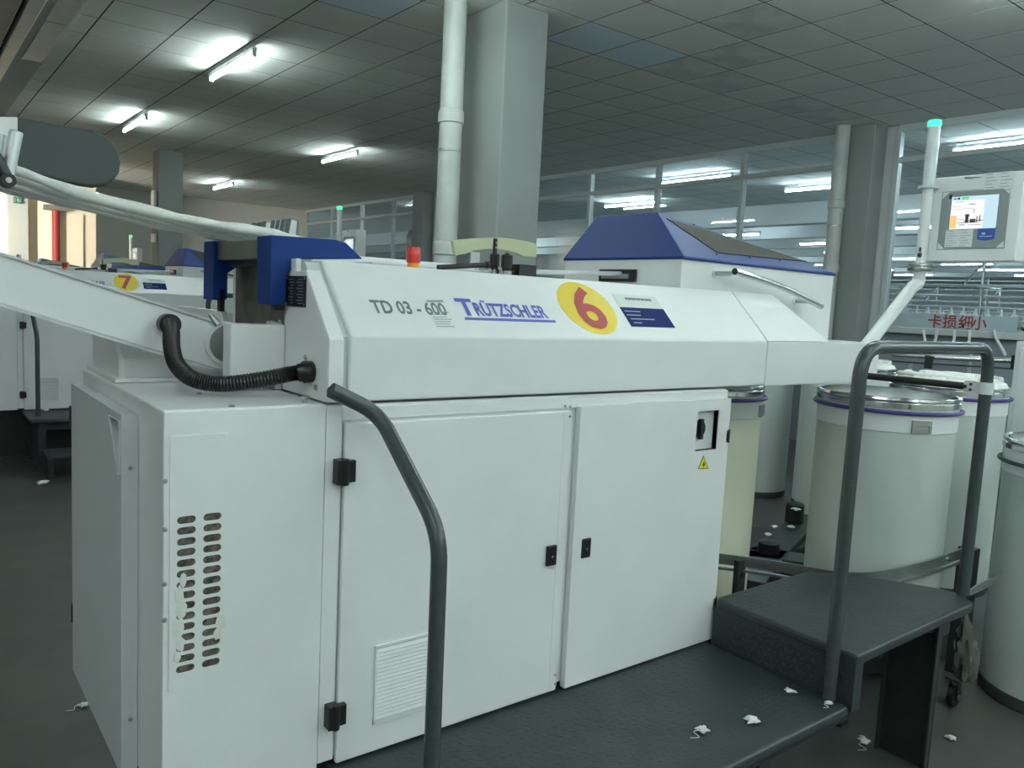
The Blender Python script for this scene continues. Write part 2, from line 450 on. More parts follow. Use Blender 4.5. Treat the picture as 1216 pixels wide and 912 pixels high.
# ------------------------------------------------------------------ ceiling lights
def lamp_proto(name, label, cat, group, mt, length=1.24):
    t = thing(name, label, cat, (0, 0, 0), group)
    MB().box(-.022, .022, -length / 2 - .03, length / 2 + .03, .045, .085).build('batten', M_WHITE, t, bevel=.004)
    for s in (-1, 1): MB().cyl((0, s * length * .35, .085), (0, s * length * .35, .122), .006, 8).build('hanger', M_DULL, t)
    MB().cyl((0, -length / 2, .022), (0, length / 2, .022), .017, 12).build('tube', mt, t, smooth=40)
    for s in (-1, 1):
        MB().box(-.018, .018, s * (length / 2 + .014) - .016, s * (length / 2 + .014) + .016, .002, .05).build('lamp_holder', M_WHITE, t)
    return t
lp = lamp_proto('ceiling_light', 'lit fluorescent tube light mounted under the tiled ceiling', 'light', 'tube lights under the tiled ceiling', M_TUBEON)
spots = [(2.70, 8.24), (2.70, 12.23), (2.70, 4.25), (2.70, 0.25), (2.70, -1.75), (2.70, -3.75), (5.75, 12.23), (5.75, 17.97), (5.75, 1.9), (5.75, -0.1),
         (5.75, -1.9), (5.75, -3.75), (4.2, 2.4), (4.2, -1.75), (4.2, -3.75), (1.2, -1.75), (1.2, -3.75), (-0.4, -5.5), (1.2, -5.5), (2.70, -5.5), (4.2, -5.5), (5.75, -5.5),
         (-0.4, 4.25), (-0.4, 0.25), (-0.4, -1.75), (-0.4, -3.75), (-3.4, 4.25), (-3.4, 0.25), (-3.4, -1.75), (-3.4, -3.75), (8.6, -0.4), (8.6, -3.0), (7.2, -1.0), (1.2, 4.6)]  # unseen lamps: a few continue the rows, the rest are added for brightness
for k, (x, y) in enumerate(spots):
    o = lp if k == 0 else copy_tree(lp)
    o['label'] = {(2.70, 8.24): 'lit tube light under the tiled ceiling above the machine numbered 7',
                  (2.70, 12.23): 'lit tube light above the machine right behind number 7',
                  (5.75, 12.23): 'lit tube light under the ceiling between the large pillar and the far glass partition',
                  (5.75, 17.97): 'lit tube light close to the grey back wall beside the distant pillar'}.get((x, y), 'lit tube light out of view, most of these added to brighten the scene')
    hang = .42 if y < 1 else .24 if (x, y) in ((4.2, 2.4), (1.2, 2.4), (2.70, 4.25), (2.70, 2.4), (1.2, 4.6)) else .125  # unseen lamps hang lower to throw more light on the ceiling
    o.location = (x, y, ZC - hang)
    if hang > .13:
        for ch in o.children:
            if ch.name.startswith('hanger'):
                ch.scale.z = (hang - .083) / .042; ch.location.z = .085 - .085 * ch.scale.z - .004

# ------------------------------------------------------------------ the draw frame
YF = 1.753
S0, S1 = Vector((0, 1.753, 1.52)), Vector((0, 1.929, 1.698))
SUP = (S1 - S0).normalized()
SN = Vector((1, 0, 0)).cross(SUP)          # outward normal of the slanted hood face
def SL(u, v): return PP(u, v, S0, SN)
def slant_poly(mb, pts, lift=0.0012):
    n = len(pts)
    mb._add([Vector(p) + SN * lift for p in pts] + [Vector(p) for p in pts],
            [tuple(range(n))] + [(i, (i + 1) % n, (i + 1) % n + n, i + n) for i in range(n)])
    return mb
def screws(parent, pts, axis, r=.005):
    for p in pts:
        p = Vector(p); d = Vector(axis)
        MB().tube([p, p + d * .002, p + d * .005], r, 8, rf=lambda i: (r * 1.3, r * 1.3, r * .7)[i]).build('screw', M_DULL, parent, smooth=40)

def build_draw_frame():
    t = thing('draw_frame', 'white draw frame machine with blue coiler cover and round yellow sticker numbered 6', 'machine', (1.6, 2.2, 0), 'draw frames in the hall')
    # --- left drive cabinet
    body = MB().box(.445, .81, 1.757, 2.66, .45, 1.355).build('drive_cabinet', M_WHITE, t, bevel=.006)
    # front skin with the slotted vent panel
    def fr(y): return lambda u, v, wv: (u, y + wv, v)
    px0, px1, pz0, pz1 = .457, .579, .735, 1.300
    MB().box(.445, .809, 1.7528, 1.757, .438, 1.352).build('front_skin', M_WHITE, body, bevel=.002)
    holes = []
    for c in (.4915, .5465):
        for k in range(15):
            zc = 1.116 - k * (1.116 - .781) / 14
            a, r = .0115, .0083
            holes.append([(c + a * (1 if -90 <= th < 90 else -1) + r * math.cos(math.radians(th)), zc + r * math.sin(math.radians(th)))
                          for th in (-90, -60, -30, 0, 30, 60, 89.9, 90, 120, 150, 180, 210, 240, 269.9)])
    MB().holes([(px0, pz0), (px1, pz0), (px1, pz1), (px0, pz1)], holes, fr(1.7498), .003).build('vent_panel', M_WHITE, body)
    MB().box(px0 + .01, px1 - .01, 1.7522, 1.7527, .76, 1.14).build('filter_mat', M_FILTER, body)
    # lint sucked onto the slots
    lm = MB()
    rnd = random.Random(3)
    for (x, z, sx, sz) in ((.478, .95, .010, .022), (.482, .915, .012, .02), (.476, .875, .012, .026), (.48, .84, .01, .02), (.473, .81, .008, .014),
                           (.566, .87, .011, .024), (.561, .845, .009, .016), (.485, .985, .007, .016)):
        n = 12
        ring = [(x + sx * math.cos(a * 2 * math.pi / n) * rnd.uniform(.7, 1.25), 1.7495, z + sz * math.sin(a * 2 * math.pi / n) * rnd.uniform(.7, 1.25)) for a in range(n)]
        lm._add(ring + [(x, 1.7465, z)], [(a, (a + 1) % n, n) for a in range(n)])
    lm.build('lint', M_LINT, body, smooth=70)['kind'] = 'stuff'
    screws(body, [(.4475, 1.752, 1.205), (.4475, 1.752, 1.1), (.4475, 1.752, .98), (.448, 1.752, .9)], (0, -1, 0), .004)
    screws(body, [P(378 / 4.343 + 150, 426 / 4.343 + 370, 2, 1.355), P(543 / 4.343 + 150, 491 / 4.343 + 370, 2, 1.355)], (0, 0, 1), .006)
    q = P(921 / 4.343 + 150, 470 / 4.343 + 370, 2, 1.355)
    MB().cyl(q, q + Vector((0, 0, .012)), .006, 10).cyl(q + Vector((0, 0, .012)), q + Vector((0, 0, .016)), .010, 12).build('bolt', M_DULL, body, smooth=40)
    # side door with a triangular recessed grip
    xd = .408
    tri = [P(130, 494, 0, xd), P(142, 500, 0, xd), P(142.5, 563, 0, xd), P(140.5, 564, 0, xd)]
    hole = [(p.y, p.z) for p in tri]
    dy0, dy1 = 1.972, 2.622
    door = MB().holes([(dy0, .442), (dy1, .442), (dy1, 1.316), (dy0, 1.316)], [hole], lambda u, v, wv: (xd + wv, u, v), .036).box(xd + .03, xd + .0355, dy0 + .001, dy1 - .001, .443, 1.315).build('side_door', M_DOOR, t)
    MB().prism([(p[0], p[1]) for p in hole], 'x', xd + .014, xd + .02).build('grip_recess', M_DULL, door)
    gp = P(138, 511, 0, xd)
    MB().cyl((xd + .016, gp.y, gp.z), (xd + .008, gp.y, gp.z), .012, 14).build('lock', M_BLACK, door, smooth=40)
    e = .004
    rim = MB()
    for i in range(4):
        a, b = Vector((xd, *hole[i])), Vector((xd, *hole[(i + 1) % 4])); rim.cyl(a, b, .0025, 6)
    rim.build('grip_rim', M_WHITE2, door)
    for z in (1.22, .62): MB().box(xd - .004, xd + .03, dy1 - .004, dy1 + .012, z - .03, z + .03).build('hinge', M_BLACK, door, bevel=.003)
    screws(door, [(xd + .02, dy0, P(152, 556, 1, dy0).z), (xd + .02, dy0, P(150, 855, 1, dy0).z)], (0, -1, 0), .004)

    # --- main cabinet with two doors
    cab = MB().box(.8105, 2.335, 1.765, 2.50, .45, 1.350).build('main_cabinet', M_WHITE, t, bevel=.004)
    MB().box(.8105, .853, 1.7545, 1.765, .45, 1.349).box(.853, 2.335, 1.7575, 1.765, 1.312, 1.345).build('front_frame', M_WHITE, cab, bevel=.002)
    yd = 1.747
    d1 = MB().box(.858, 1.588, yd, 1.764, .4385, 1.306).build('cabinet_door', M_WHITE, t, bevel=.004)
    # louvred vent on the first door
    gx0, gx1, gz0, gz1 = .957, 1.132, .513, .727
    MB().box(gx0, gx1, yd - .006, yd, gz0, gz0 + .014).box(gx0, gx1, yd - .006, yd, gz1 - .008, gz1).box(gx0, gx0 + .005, yd - .006, yd, gz0, gz1).box(gx1 - .005, gx1, yd - .006, yd, gz0, gz1).build('vent_frame', M_WHITE, d1, bevel=.001)
    MB().box(gx0 + .003, gx1 - .003, yd - .0007, yd, gz0 + .01, gz1 - .006).build('vent_backing', M_GREYPRINT, d1)  # dark plate puts the shade between the louvres into colour
    n = 18
    for k in range(n):
        z0 = gz0 + .016 + k * (gz1 - gz0 - .025) / n
        MB().prism([(yd - .001, z0 + .0085), (yd - .009, z0 + .0015), (yd - .009, z0), (yd - .001, z0 + .007)], 'x', gx0 + .004, gx1 - .004).build('louvre', M_WHITE, d1)
    for u, v in ((410, 560), (399, 850)):
        c = P(u, v, 1, yd - .01)
        MB().box(c.x - .024, c.x + .004, yd - .022, yd + .016, c.z - .03, c.z + .03).box(c.x - .002, c.x + .026, yd - .016, yd, c.z - .027, c.z + .027).cyl((c.x - .004, yd - .016, c.z - .032), (c.x - .004, yd - .016, c.z + .032), .011, 12).build('hinge', M_BLACK, d1, bevel=.002)
    def latch(x, z, par):
        l = MB().box(x - .019, x + .019, yd - .010, yd, z - .031, z + .031).build('latch', M_BLACK, par, bevel=.004)
        MB().cyl((x, yd - .0115, z - .002), (x, yd - .009, z - .002), .010, 14).build('latch_key', M_RUBBER, l, smooth=40)
        MB().box(x - .005, x + .005, yd - .0125, yd - .011, z - .003, z - .001).box(x - .001, x + .001, yd - .0125, yd - .011, z - .007, z + .003).build('key_slot', M_DULL, l)
    latch(1.534, .874, d1)
    MB().box(1.558, 1.588, yd - .001, yd, .452, 1.300).build('edge_strip', M_WHITE, d1)
    screws(d1, [P(671, 482.5, 1, 1.757), P(677, 482.5, 1, 1.757), P(676.5, 494.5, 1, yd), P(659, 801, 1, yd), P(659, 812, 1, yd)], (0, -1, 0), .0035)
    # second door with the recessed main switch
    sx0, sx1, sz0, sz1 = 2.157, 2.272, 1.141, 1.279
    d2 = MB().holes([(1.618, .4375), (2.335, .4375), (2.335, 1.318), (1.618, 1.318)], [[(sx0, sz0), (sx1, sz0), (sx1, sz1), (sx0, sz1)]], lambda u, v, wv: (u, yd - .006 + wv, v), .022).build('cabinet_door', M_WHITE, t)
    d2['label'] = 'white cabinet door with recessed rotary main switch'
    bx = MB()
    bx.quad((sx0, 1.80, sz0), (sx1, 1.80, sz0), (sx1, 1.80, sz1), (sx0, 1.80, sz1))
    for a, b, c, d in (((sx0, sz0), (sx1, sz0), 0, 0), ((sx1, sz0), (sx1, sz1), 0, 0), ((sx1, sz1), (sx0, sz1), 0, 0), ((sx0, sz1), (sx0, sz0), 0, 0)):
        bx.quad((a[0], yd - .003, a[1]), (b[0], yd - .003, b[1]), (b[0], 1.80, b[1]), (a[0], 1.80, a[1]))
    bx.build('switch_recess', M_WHITE, d2)
    MB().box(sx0 + .004, sx1 - .05, 1.790, 1.7995, sz0 + .01, sz1 - .01).build('switch_plate', M_BLACK, d2, bevel=.003)
    MB().cyl((sx0 + .035, 1.755, 1.215), (sx0 + .035, 1.79, 1.215), .030, 20).box(sx0 + .027, sx0 + .043, 1.745, 1.757, 1.18, 1.25).build('rotary_switch', M_BLACK, d2, smooth=40)
    MB().box(sx0 + .012, sx0 + .058, 1.7885, 1.7897, sz1 - .032, sz1 - .012).build('switch_label', M_PAPERP, d2)
    w0, w1, w2 = P(829, 557, 1, yd - .007), P(841.5, 556.5, 1, yd - .007), P(835.5, 541, 1, yd - .007)
    def tri3(a, b, c, y0, y1): return MB()._add([(p.x, y, p.z) for y in (y0, y1) for p in (a, b, c)], [(0, 1, 2), (5, 4, 3), (0, 3, 4, 1), (1, 4, 5, 2), (2, 5, 3, 0)])
    ws = tri3(w0, w1, w2, yd - .0075, yd - .006).build('warning_sticker', M_PRINT, d2)
    cm = (w0 + w1 + w2) / 3
    sh = lambda p: cm + (p - cm) * .86
    tri3(sh(w0), sh(w1), sh(w2), yd - .0081, yd - .0075).build('yellow_field', M_TRIY, d2)
    bolt = [(.003, .016), (-.008, -.004), (-.001, -.003), (-.004, -.016), (.009, .003), (.002, .003)]
    MB().prism([(cm.x + a, cm.z + b) for a, b in bolt], 'y', yd - .0087, yd - .008).build('lightning_mark', M_PRINT, d2)
    latch(1.673, .876, d2)
    for u, v in ((860, 518), (845.5, 717)):
        c = P(u, v, 1, yd)
        MB().box(2.320, 2.345, yd - .006, 1.775, c.z - .025, c.z + .025).build('hinge', M_BLACK, d2, bevel=.003)
    MB().box(.55, 2.2, 1.90, 2.5, .0, .455).build('plinth', M_DARK, t)
    MB().box(.54, .60, 2.50, 2.56, .0, .455).build('foot', M_DARK, t)

    # --- hood
    hood = MB().prism([(YF, 1.3575), (YF, 1.52), (1.929, 1.698), (2.60, 1.698), (2.60, 1.3575)], 'x', .866, 2.539).build('hood', M_WHITE, t, bevel=.006, seg=3)
    # right hood section whose slanted face is cut off obliquely
    a = [(2.541, YF, 1.5215), (2.541, 1.929, 1.698), (2.541, 1.99, 1.698), (2.541, 1.99, 1.5215)]
    b = [(2.949, YF, 1.5215), (2.796, 1.929, 1.698), (2.796, 1.99, 1.698), (2.949, 1.99, 1.5215)]
    MB().hexa(a, b).build('hood_end', M_WHITE, t, bevel=.003)
    MB().box(2.541, 3.345, YF, 1.95, 1.3545, 1.5195).build('delivery_rail', M_WHITE, t, bevel=.004)
    # --- end frame plates at the feed side
    ep = MB().prism([(1.755, 1.357), (1.755, 1.506), (1.896, 1.668), (1.96, 1.668), (1.96, 1.700), (2.03, 1.700), (2.03, 1.357)], 'x', .811, .826).build('end_plate', M_WHITE, t, bevel=.003)
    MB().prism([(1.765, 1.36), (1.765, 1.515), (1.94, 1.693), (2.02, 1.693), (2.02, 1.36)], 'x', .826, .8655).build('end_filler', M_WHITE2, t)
    MB().prism([(1.752, 1.358), (1.752, 1.508), (1.897, 1.672), (1.9, 1.655), (1.762, 1.502), (1.762, 1.358)], 'x', .812, .850).build('end_flange', M_WHITE, t, bevel=.002)
    q = [P(341, 327.5, 0, .8105), P(364, 328.5, 0, .8105), P(363, 365, 0, .8105), P(341.5, 363.5, 0, .8105)]
    np_ = MB().box(.8085, .811, q[1].y, q[0].y, q[2].z, q[0].z).build('name_plate', M_BLACK, t)
    nb = MB()
    for k in range(9):
        z = q[0].z - .008 - k * .0075
        nb.box(.8080, .8086, q[0].y - .045, q[0].y - .012 - (k % 3) * .01, z - .0012, z + .0004)
        nb.box(.8080, .8086, q[1].y + .015, q[1].y + .045 + (k % 2) * .01, z - .0012, z + .0004)
    nb.build('plate_lettering', M_SOFTP, np_)
    for yy in (q[0].y - .006, q[1].y + .006):
        for zz in (q[0].z - .005, q[2].z + .005): MB().cyl((.8085, yy, zz), (.8075, yy, zz), .0035, 8).build('rivet', M_DULL, np_)
    screws(t, [P(926 / 4.343 + 150, 236 / 4.343 + 370, 0, .811), P(979 / 4.343 + 150, 391 / 4.343 + 370, 0, .811)], (-1, 0, 0), .006)
    # far end plate and V-notched dust panel between the guides
    MB().prism([(2.03, 1.357), (2.03, 1.53), (2.10, 1.535), (2.13, 1.45), (2.42, 1.45), (2.47, 1.545), (2.95, 1.545), (3.02, 1.50), (3.02, 1.357)], 'x', .79, .81).build('feed_end_panel', M_WHITE, t, bevel=.003)
    MB().box(.862, .872, 2.03, 2.56, 1.36, 1.69).build('dust_panel', M_DUST, t)
    MB().box(.775, .79, 2.44, 2.462, 1.545, 1.61).build('stop_block', M_BLACK, t)
    # --- blue sliver guides
    y0 = 1.99
    gpts = [(305, 0), ]
    def bl(u, v): p = P(u, v, 1, y0); return (p.x, p.z)
    bp = [bl(321, 279), bl(398, 284.5), bl(411, 288), bl(431, 307.5), bl(357, 307.5), bl(355, 314), bl(341, 325), bl(339.5, 358), bl(336, 362), bl(321, 362)]
    MB().prism(bp, 'y', y0, 2.085).build('sliver_guide', M_BLUE, t, bevel=.003)
    x0, x1 = bp[0][0], bp[-3][0]
    fp = [P(263, 287, 1, 2.45), P(278, 287, 1, 2.45)]
    MB().prism([(x0, 1.752), (x0 + .05, 1.752), (x0 + .10, 1.752), (x0 + .10, 1.70), (x0 + .043, 1.66), (x0 + .043, 1.585), (x0 + .036, 1.578), (x0, 1.578)], 'y', 2.44, 2.535).build('sliver_guide', M_BLUE, t, bevel=.003)
    MB().cyl((x0 - .0005, 2.47, 1.70), (x0 + .02, 2.47, 1.70), .004, 10).build('guide_pin', M_BLACK, t)
    MB().box(x0 + .012, x0 + .06, 2.085, 2.44, 1.697, 1.748).build('guide_bar', M_DULL, t, bevel=.002)
    MB().cyl((x0 + .055, 2.09, 1.70), (x0 + .055, 2.43, 1.70), .022, 18).build('feed_roller', M_RUBBER, t, smooth=40)
    MB().box(x0 + .02, x0 + .045, 1.998, 2.03, 1.566, 1.58).build('guide_foot', M_BLACK, t)
    # guide fingers standing above the feed
    for k, (u0, u1, vt, vb, yy) in enumerate(((299, 304, 264, 279, 2.50), (303, 308, 264, 279, 2.46), (307, 312, 263.5, 279, 2.42), (312, 322, 262, 279, 2.37),
                                            (323, 328, 261, 280, 2.31), (329, 334, 260.5, 280, 2.26), (335, 341, 259.5, 280, 2.20), (341, 354, 259, 281, 2.14))):
        a = P(u0, vb, 1, yy); b = P(u1, vb, 1, yy); c = P(u0 + 4, vt, 1, yy); d = P(u1 + 1, vt + 3, 1, yy)
        g = MB().hexa([a, b, d, c], [p + Vector((0, .032, 0)) for p in (a, b, d, c)]).build('guide_finger', M_GREYPRINT, t, bevel=.0015)
        w_ = (.55 if u1 - u0 < 8 else .75)
        MB().hexa([a.lerp(b, .12), a.lerp(b, w_), c.lerp(d, w_) - Vector((0, 0, .003)), c.lerp(d, .12) - Vector((0, 0, .003))], [p - Vector((0, .0015, 0)) for p in (a.lerp(b, .12), a.lerp(b, w_), c.lerp(d, w_) - Vector((0, 0, .003)), c.lerp(d, .12) - Vector((0, 0, .003)))]).build('finger_face', M_PAPER, g)
    # --- white terminal box, hose and its collars
    bxl = P(274, 384, 1, 2.016)
    MB().box(bxl.x, .81, 2.016, 2.075, 1.372, 1.528).build('junction_box', M_WHITE, t, bevel=.004)
    bb = P(792 / 4.343 + 150, 48 / 4.343 + 370, 1, 2.04)
    MB().cyl((bb.x, 2.04, 1.528), (bb.x, 2.04, 1.54), .005, 8).build('bolt', M_DULL, t)
    # white suction cover on the cabinet top, rounded at its back
    MB().prism([(2.30, 1.356), (2.30, 1.42), (2.36, 1.468), (2.66, 1.468), (2.66, 1.356)], 'x', .47, .78).build('suction_cover', M_WHITE, t, bevel=.012, seg=3)
    MB().box(.455, .79, 2.27, 2.655, 1.3555, 1.366).build('cover_flange', M_WHITE, t, bevel=.002)
    hp = [P(201, 385, 1, 2.16), P(203.5, 394, 1, 2.11), P(204, 412, 1, 2.06), P(210, 433, 1, 2.01), P(229, 450, 1, 1.965), P(262, 456, 1, 1.93), P(305, 451.5, 1, 1.89), P(345, 444, 1, 1.855), P(356, 442.5, 1, 1.846)]
    path = spline(hp, 22)
    MB().tube(path, .02, 14, rf=lambda i: .0205 if i % 2 else .0178).build('hose', M_RUBBER, t, smooth=60)
    e1 = P(370, 441.5, 0, .812)
    d = (hp[-1] - hp[-2]).normalized()
    MB().tube([hp[-1] - d * .004, hp[-1] + d * .01, hp[-1] + d * .012, e1], .026, 20, rf=lambda i: (.0225, .0235, .027, .027)[i]).build('hose_collar', M_RUBBER, t, smooth=40)
    MB().cyl(hp[0] + Vector((0, .018, 0)), hp[0] + Vector((0, -.012, 0)), .027, 20).build('hose_collar', M_RUBBER, t, smooth=40)

    # --- coiler head
    MB().box(2.25, 3.245, 1.937, 2.575, 1.521, 1.805).build('coiler_box', M_WHITE, t, bevel=.004)
    A, B, C, D = (2.243, 1.925, 1.809), (3.25, 1.927, 1.809), (3.25, 2.58, 1.809), (2.243, 2.58, 1.809)
    E, F = (2.35, 2.168, 1.992), (2.35, 2.502, 1.992)
    lo = [(p[0], p[1], 1.800) for p in (A, B, C, D)]
    cov = MB()._add([A, B, C, D, E, F] + lo, [(0, 4, 5, 3), (0, 1, 4), (3, 5, 2), (4, 1, 2, 5), (0, 6, 7, 1), (1, 7, 8, 2), (2, 8, 9, 3), (3, 9, 6, 0), (6, 9, 8, 7)]).build('coiler_cover', M_BLUE, t, bevel=.006, seg=2)
    nrm = (Vector(B) - Vector(A)).cross(Vector(E) - Vector(A)).normalized()
    wv = [PP(u, v, A, nrm) for u, v in ((791, 259.5), (852, 300.5), (958, 311))]
    MB()._add([p + nrm * .0025 for p in wv] + [p - nrm * .001 for p in wv], [(0, 1, 2), (0, 3, 4, 1), (1, 4, 5, 2), (2, 5, 3, 0), (5, 4, 3)]).build('smoked_window', M_SMOKE, cov)
    for u, v in ((851, 302.3), (890, 306), (926, 309.5), (824, 267)):
        p = PP(u, v, A, nrm); MB().tube([p, p + nrm * .003], .004, 8).build('screw', M_BLACK, cov)
    # slope window: long smoked panel down the upper side
    n2 = (Vector(B) - Vector(E)).cross(Vector(C) - Vector(E)).normalized()
    if n2.z < 0: n2 = -n2
    c4 = [Vector(E) * .86 + Vector(B) * .14 + Vector((0, .04, 0)), Vector(E) * .12 + Vector(B) * .88 + Vector((0, .05, 0)), Vector(F) * .12 + Vector(C) * .88 - Vector((0, .05, 0)), Vector(F) * .86 + Vector(C) * .14 - Vector((0, .04, 0))]
    MB().hexa([p + n2 * .002 for p in c4], [p - n2 * .001 for p in c4]).build('slope_window', M_SMOKE, cov)
    # chrome grab handle
    ha = [P(873, 322.5, 1, 1.86), P(905, 332.5, 1, 1.86), P(938, 345, 1, 1.86), P(975, 364, 1, 1.86)]
    hd = MB().tube(spline(ha, 8), .0125, 14).build('grab_handle', M_STEEL, t, smooth=40)
    MB().cyl(ha[0], ha[0] + (ha[0] - ha[1]).normalized() * .004, .0128, 14).build('end_cap', M_BLACK, hd)
    for u, v in ((868, 325), (963, 358)):
        p = P(u, v, 1, 1.862)
        MB().cyl((p.x, 1.862, p.z), (p.x, 1.937, p.z), .009, 12).build('standoff', M_DULL, hd, smooth=40)
        MB().cyl((p.x, 1.93, p.z), (p.x, 1.9365, p.z), .014, 12).build('standoff_foot', M_WHITE, hd, smooth=40)
    # black sensor bracket on the box side, guide rod
    xs = 2.25
    c0, c1 = P(714, 320, 0, xs), P(756, 335, 0, xs)
    MB().box(xs - .012, xs, c1.y, c0.y, c1.z, c0.z).build('sensor_bracket', M_BLACK, t, bevel=.002)
    yy = P(735, 326, 0, xs - .02).y
    MB().cyl((1.70, yy + .02, 1.722), (xs - .012, yy, P(735, 325, 0, xs - .02).z), .009, 10).build('guide_rod', M_WHITE2, t, smooth=40)
    MB().box(xs - .018, xs - .012, c1.y + .03, c0.y - .02, c1.z + .012, c1.z + .03).build('sensor_clip', M_DULL, t)
    # --- things along the hood top
    MB().box(1.00, 1.60, 2.30, 2.60, 1.699, 1.735).build('top_cover', M_WHITE, t, bevel=.006)
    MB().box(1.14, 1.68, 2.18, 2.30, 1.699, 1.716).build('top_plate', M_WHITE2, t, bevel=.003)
    bc = (1.235, 2.10, 1.699)
    bea = MB().lathe([(.018, 0), (.018, .018)], bc, 20).build('beacon_base', M_ORANGE, t, smooth=40)
    MB().lathe([(.019, .0185), (.021, .022), (.021, .062), (.018, .066), (.002, .067)], bc, 20).build('beacon_lens', M_REDLENS, t, smooth=40)
    ay = 2.40
    up = [(538, 286), (548, 284), (570, 282.6), (590, 282.2), (612, 284), (628, 287), (637.5, 289.5)]
    dn = [(637, 305.5), (622, 304.5), (612, 299.5), (596, 296), (580, 295.5), (563, 297.5), (553, 301.5), (541, 303.5)]
    MB().prism([(lambda p: (p.x, p.z))(P(u, v, 1, ay)) for u, v in up + dn], 'y', ay, ay + .018).build('cream_arc', M_ARC, t, bevel=.002)
    MB().box(1.66, 1.70, 2.418, 2.43, 1.699, 1.79).build('arc_support', M_DULL, t)
    def knob(x, y, z0, r, h):
        prof = [(r * .8, 0), (r * .8, h * .15), (r, h * .2), (r, h * .93), (r * .85, h), (r * .45, h), (r * .4, h * 1.1)]
        mb = MB(); seg = 24
        vs = []; fs = []
        for i, (rr, z) in enumerate(prof):
            for k in range(seg):
                a = 2 * math.pi * k / seg; q = rr * (.93 if k % 2 and 1 < i < 5 else 1)
                vs.append((x + q * math.cos(a), y + q * math.sin(a), z0 + z))
        for i in range(len(prof) - 1):
            for k in range(seg): fs.append((i * seg + k, i * seg + (k + 1) % seg, (i + 1) * seg + (k + 1) % seg, (i + 1) * seg + k))
        fs.append(tuple(range((len(prof) - 1) * seg, len(prof) * seg)))
        return mb._add(vs, fs)
    k1 = P(587, 316, 1, 2.14); k2 = P(601.5, 322, 1, 2.08)
    knob(k1.x, 2.14, 1.72, .0165, k1.z - 1.72 + .040).build('pressure_knob', M_BLACK, t)
    knob(k2.x, 2.08, 1.715, .0185, .052).build('pressure_knob', M_BLACK, t)
    MB().lathe([(.020, 0), (.020, .016)], (k2.x, 2.08, 1.699), 20).lathe([(.018, 0), (.018, .021)], (k1.x, 2.14, 1.699), 20).build('knob_seat', M_STEEL, t, smooth=40)
    pz = P(587, 283, 1, 2.14).z
    po = MB().box(k1.x - .005, k1.x + .005, 2.135, 2.147, 1.76, pz).build('scale_post', M_BLACK, t, bevel=.001)
    for dz in (.014, .03): MB().box(k1.x - .002, k1.x + .002, 2.1342, 2.1352, pz - dz - .002, pz - dz + .002).build('scale_mark', M_YELLOW, po)
    h0, h1 = P(520, 317.5, 1, 2.10), P(577, 314.5, 1, 2.10)
    MB().cyl(h0, h1, .008, 12).cyl(h1, h1 + (h1 - h0).normalized() * .012, .0115, 14).build('swing_arm', M_BLACK, t, smooth=40)
    b0, b1 = P(617, 313.5, 1, 2.06), P(637, 327, 1, 2.06)
    MB().box(b0.x, b1.x, 2.06, 2.12, 1.699, b0.z).build('sensor_box', M_BLACK, t, bevel=.002)
    MB().cyl((b0.x - .035, 2.09, 1.715), (b0.x, 2.09, 1.715), .006, 10).build('sensor_plug', mat('copper', (.2, .06, .03, 1), .4), t)
    # --- print and stickers on the slanted face
    X_ = Vector((1, 0, 0))
    p = SL(444, 371.5); p2 = SL(533, 376)
    mb, wd = text_mb('TD 03 - 600', .062, p, X_, SUP, bold=.0016, ext=.0012)
    sc = (p2.x - p.x) / wd
    text_mb('TD 03 - 600', .062, p, X_, SUP, bold=.0014, ext=.0012, xs=sc)[0].build('model_lettering', M_GREYPRINT, t)
    p = SL(548, 374); p2 = SL(658, 383)
    logo = MB()
    m1, w1 = text_mb('T', .086, p, X_, SUP, bold=.0026, ext=.0012)
    m2, w2 = text_mb('RÜTZSCHLER', .067, (0, 0, 0), X_, SUP, bold=.0021, ext=.0012)
    xs2 = (p2.x - .012 - p.x - w1 * .95) / w2
    m2, w2 = text_mb('RÜTZSCHLER', .067, p + X_ * w1 * .97, X_, SUP, bold=.0021, ext=.0012, xs=xs2)
    logo._add(m1.v, m1.f); logo._add(m2.v, m2.f)
    lt = logo.build('maker_lettering', M_LOGO, t)
    u0 = p - SUP * .009
    e0 = p + X_ * (w1 * .97 + w2)
    slant_poly(MB(), [u0 + X_ * .006, u0 + X_ * (w1 * .97 + w2 + .018), u0 + X_ * (w1 * .97 + w2 + .018) - SUP * .0085, u0 + X_ * .004 - SUP * .0085]).build('lettering_underline', M_LOGO, t)
    # round number sticker
    c = SL(697.5, 365.5); r = (SL(663.5, 349) - SL(731, 382)).length / 2
    r = .5 * ((SL(697.5, 337.5) - SL(697.5, 394)).length) * .98
    r = max(.075, min(r, .11))
    ring = [c + X_ * r * math.cos(a * math.pi / 24) + SUP * r * math.sin(a * math.pi / 24) for a in range(48)]
    slant_poly(MB(), ring).build('number_sticker', M_YELLOW, t)
    # paper label beside the model name
    q = [SL(503, 356), SL(529, 356), SL(543, 391.5), SL(519, 391)]
    pl_ = slant_poly(MB(), q, .0006).build('paper_label', M_PAPERP, t)
    lb = MB()
    for k in range(7):
        f = .42 + k * .08
        a = q[0].lerp(q[3], f); b = q[1].lerp(q[2], f)
        slant_poly(lb, [a.lerp(b, .05), a.lerp(b, .9 - .1 * (k % 3)), a.lerp(b, .9 - .1 * (k % 3)) - SUP * .002, a.lerp(b, .05) - SUP * .002], .0016)
    for f in (.02, .06): 
        a = q[0].lerp(q[3], f); b = q[1].lerp(q[2], f)
        slant_poly(lb, [a.lerp(b, .1), a.lerp(b, .85), a.lerp(b, .85) - SUP * .003, a.lerp(b, .1) - SUP * .003], .0016)
    lb.build('label_print', M_SOFTP, pl_)['kind'] = 'stuff'
